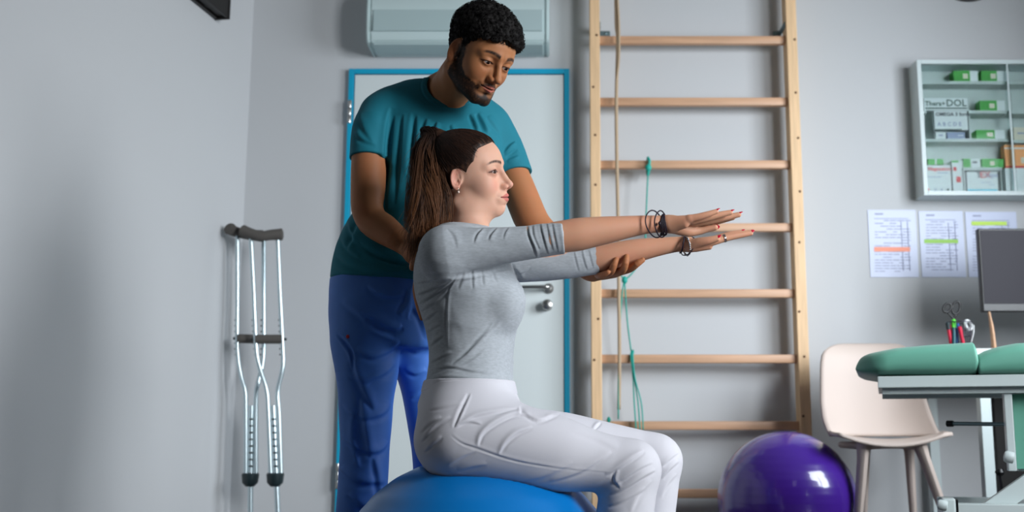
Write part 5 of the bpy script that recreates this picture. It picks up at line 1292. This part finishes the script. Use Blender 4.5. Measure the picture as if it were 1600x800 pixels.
shF = [([(612, 168), (607, 200), (604, 240), (602, 300)], -.0050, 5), ([(618, 180), (614, 225), (611, 280), (606, 330)], .0045, 5), ([(632, 178), (630, 225), (627, 275), (620, 320)], .0042, 4.5), ([(646, 176), (643, 225), (638, 275)], -.0035, 4.5), ([(652, 180), (649, 225), (643, 260)], .0040, 4), ([(668, 184), (664, 205), (660, 225)], .0034, 4), ([(684, 190), (681, 202), (678, 214)], .0030, 3.4), ([(705, 195), (708, 202), (712, 208)], .0020, 3.4),
       ([(735, 178), (742, 192), (747, 208)], .0044, 3.0), ([(748, 176), (756, 192), (763, 208)], .0046, 3.4), ([(742, 178), (749, 192), (755, 207)], -.0036, 3.0), ([(762, 182), (772, 194), (780, 208)], .0034, 3.6), ([(806, 222), (797, 229), (788, 240)], .0034, 2.8), ([(808, 232), (800, 238), (790, 246)], -.0024, 2.4), ([(811, 244), (802, 248), (792, 252)], .0022, 2.6),
       ([(560, 176), (570, 200), (584, 222)], .0022, 5), ([(553, 205), (566, 216), (588, 226)], .0022, 4), ([(603, 262), (592, 305), (566, 345), (545, 395)], .0050, 5), ([(543, 340), (556, 370), (592, 396), (640, 410)], .0050, 5), ([(549, 352), (565, 380), (600, 404), (640, 418)], -.0040, 4.5), ([(526, 395), (545, 410), (590, 422), (642, 425)], .0034, 5), ([(532, 365), (542, 385), (562, 402)], .0030, 4), ([(522, 415), (550, 428), (600, 434)], .0022, 5)]
V, F = poly(f_shirt, (-.72, 2.74, zhm-.06), (.0, 3.22, zm(118)), .0048); V, F = subdiv(V, F, f_shirt, .0048)
g, _ = grad(f_shirt, V, .004); V = V+g*(1.25*folds(V, g, shF)+.0036*vnoise(V*np.array([1.6, 1.6, .45]), 13, 1, 2)*np.clip((zm(150)-V[:, 2])/.08, .1, 1))[:, None]
cc_ = PX(700, 147, 2.945); ax_n = M2((0, -.03, 0))-PX(694, 182, 2.97); ax_n /= np.linalg.norm(ax_n); dcut = rc(V, cc_-ax_n*.03, cc_+ax_n*.16, .0640, .070, (1, 1.25, 1))
V = V+g*(.0016*np.clip(dcut/.002, 0, 1)*np.clip((.015-dcut)/.002, 0, 1)-.0006*np.exp(-((dcut-.016)/.002)**2))[:, None]
tsh = npmesh('t_shirt', V, F, 'tshirt', man)

# ---- his trousers
def f_trM(P):
    d = loftz(P, [(zm(545), PX(522, 540, MY_)[0], PX(676, 540, MY_)[0], .115, MY_+.02), (zm(500), PX(515, 500, MY_)[0], PX(684, 500, MY_)[0], .135, MY_+.02), (zm(460), PX(515.5, 460, MY_)[0], PX(686, 460, MY_)[0], .138, MY_+.01), (zm(430), PX(518, 430, MY_)[0], PX(686, 430, MY_)[0], .130, MY_)])
    for L_, Y, k in ((legML, YML, .02), (legMR, YMR, .02)):
        e = chain(P, [PX(x, y, Y) for x, y, _ in L_], [r for *_, r in L_], .03); e = smax(e, .06-P[:, 2], .006); d = smin(d, e, k)
    return smax(d, P[:, 2]-zm(428), .004)
tmF = [([(526, 522), (538, 536), (549, 553), (552, 578)], -.0030, 2.6), ([(529, 520), (541, 533), (553, 550), (556, 576)], .0022, 2.6), ([(565, 486), (590, 498), (615, 512), (628, 508)], .0052, 5), ([(570, 500), (592, 514), (618, 526)], -.0040, 5), ([(575, 445), (590, 456), (612, 462), (634, 460)], .0036, 5), ([(638, 450), (636, 475), (622, 492)], .0046, 4.5), ([(644, 448), (645, 475), (640, 500)], -.0030, 4),
       ([(535, 470), (560, 486), (585, 512)], .0026, 6), ([(555, 545), (580, 556), (606, 548), (624, 532)], .0040, 5), ([(552, 560), (566, 600), (586, 640)], .0044, 6), ([(545, 585), (568, 594), (600, 582), (618, 566)], .0030, 5), ([(566, 620), (572, 670), (580, 715)], .0046, 6), ([(556, 640), (560, 690), (566, 730)], -.0036, 6),
       ([(535, 630), (560, 650), (595, 646), (611, 628)], .0034, 5), ([(533, 680), (560, 700), (590, 704), (606, 690)], .0034, 5), ([(532, 730), (560, 750), (602, 752)], .0040, 6), ([(585, 715), (592, 750), (596, 790)], .0036, 5), ([(545, 770), (572, 790), (602, 782)], .0036, 6), ([(632, 575), (648, 583), (666, 578)], .0030, 4), ([(640, 622), (652, 614), (666, 604)], .0030, 4), ([(646, 480), (660, 500), (667, 530)], .0036, 4.5), ([(631, 540), (650, 548), (668, 540)], .0026, 4)]
V, F = poly(f_trM, (-.72, 2.82, .05), (-.2, 3.26, zm(420)), .0054); V, F = subdiv(V, F, f_trM, .0054)
g, _ = grad(f_trM, V, .004); V = V+g*(1.3*folds(V, g, tmF)+.0032*vnoise(V*np.array([1, 1, 1.3]), 11, 1, 4))[:, None]
trm = npmesh('blue_trousers', V, F, 'trouserb', man)
bb, bn = surf(f_trM, 544, 526, 2.6, 3.1, .0025)
b = BM(); bmesh.ops.create_uvsphere(b, u_segments=12, v_segments=8, radius=.0045, matrix=Matrix.Translation(Vector(bb)) @ Matrix.Diagonal((1, .35, 1.2, 1))); obj('embroidered_mark', b, 'inkr', trm, smooth=True)
for L_, Y in ((legML, YML), (legMR, YMR)):
    p = PX(L_[-1][0], L_[-1][1], Y)
    def f_sh2(P): return smax(smin(chain(P, [np.array([p[0]-.02, Y+.03, .05]), np.array([p[0]+.05, Y-.07, .045]), np.array([p[0]+.10, Y-.15, .035])], [.05, .05, .038], .02), rc(P, np.array([p[0], Y, .10]), np.array([p[0], Y, .06]), .048, .052), .02), .002-P[:, 2], .004)
    V, F = poly(f_sh2, (p[0]-.1, Y-.24, -.01), (p[0]+.2, Y+.12, .16), .006); npmesh('shoe', V, F, 'shoed', man)

# ---- his curly hair
curl = rg.randn(900, 3); curl /= np.linalg.norm(curl, axis=1)[:, None]
def f_capM(P):
    S = ml(P); ax = np.abs(S[:, 0]); y, z = S[:, 1], S[:, 2]
    grow = np.clip((z-.02)/.05, 0, 1)
    d = ell(S, (0, -.014, .034), (.0770, .0975, .0890))-.011*grow*(1-.3*np.clip(-y/.08, 0, 1)); d = smin(d, ell(S, (0, .030, .050), (.0660, .0660, .058)), .03)
    yl = np.interp(z, [-.2, -.07, -.05, -.02, .0, .02, .034, .042, .050, .058, .066, .08, .12, .2], [-.06, -.055, -.030, -.014, .012, .030, .040, .046, .062, .085, .098, .12, .14, .16])
    d = smax(d, -(yl-y+.0016*vnoise(S, 260, 1)), .006); d = smax(d, -(z+.066), .006)
    ear = ell(np.stack([ax, y, z], 1), (.082, -.004, -.012), (.022, .023, .036)); d = smax(d, -ear, .004)
    return d*MS
V, F = poly(f_capM, MC-np.array([.14, .15, .14]), MC+np.array([.15, .15, .17]), .0018)
g, _ = grad(f_capM, V, .003); L = ml(V); c0 = L-np.array([0, -.01, .03]); u = c0/np.linalg.norm(c0, axis=1)[:, None]
best = np.full(len(u), -1.)
for s in range(0, len(u), 20000): best[s:s+20000] = (u[s:s+20000]@curl.T).max(1)
ad = np.arccos(np.clip(best, -1, 1)); amp = .0065*np.clip((L[:, 2]-.0)/.06, .12, 1)
V = V+g*(amp*(1-(ad/.075)**2).clip(-.6, 1))[:, None]
hm = npmesh('hair', V, F, 'hairm', man)
paths = []; rad = []; cols = []
for i in range(2600):
    v = rg.randn(3); v /= np.linalg.norm(v); q = np.array([0, -.010, .034])+v*.12
    for _ in range(5):
        P = M2(q); dd = f_capM(P[None])[0]/MS; gg = (q-np.array([0, -.010, .034])); gg /= np.linalg.norm(gg); q = q-gg*dd*.9
    if abs(f_capM(M2(q)[None])[0]) > .003 or q[2] < -.045: continue
    ax_ = np.cross(gg, rg.randn(3)); ax_ /= np.linalg.norm(ax_); bx_ = np.cross(gg, ax_); t = np.linspace(0, rg.uniform(1, 1.8)*2*np.pi, 11); r0 = rg.uniform(.0022, .0038)
    P = q+gg*(.001+.0075*t/t[-1])[:, None]*np.clip((q[2]+.0)/.06, .3, 1)+ax_*(np.cos(t)*r0)[:, None]+bx_*(np.sin(t)*r0)[:, None]
    paths.append(M2(P)); rad.append(.0010); cols.append(np.array(lin((16, 12, 11))[:3]))
strands('curls', paths, rad, cols, 'hairm', hm, 3, .6)

# ================================================================== BLUE BALL UNDER THE WOMAN
bbc = PX(748, 860, WY); bR = .322
bm = BM(); bmesh.ops.create_uvsphere(bm, u_segments=160, v_segments=120, radius=1)
top = PX(748, 712, WY)[2]
for v in bm.verts:
    n = v.co.normalized(); z = n.z
    a_ = bR*(1.0+.0*z); hz = (top/2)
    zz = hz*math.copysign(abs(z)**1.0, z)
    v.co = Vector((n.x*a_, n.y*a_, zz))
    v.co += Vector((n.x, n.y, n.z*.6))*(.0007*math.sin(z*42))
P = np.array([v.co[:] for v in bm.verts])+np.array([bbc[0], WY, top/2+.001])
d = f_trW(P)                       # the ball gives way where she sits on it
low = d < .003
for v, p, dd in zip(bm.verts, P, d):
    q = Vector(p)
    if dd < .004 and p[2] > .3: q.z -= (.004-dd)*1.0
    v.co = q
for it in range(6):
    P = np.array([v.co[:] for v in bm.verts]); d = f_trW(P)
    for v, dd in zip(bm.verts, d):
        if dd < .002 and v.co.z > .3: v.co.z -= (.002-dd)*.9
tag(obj('exercise_ball', bm, 'ballblue', None, True, (bbc[0], WY, 0)), 'large blue exercise ball pressed down under the seated woman', 'exercise ball')
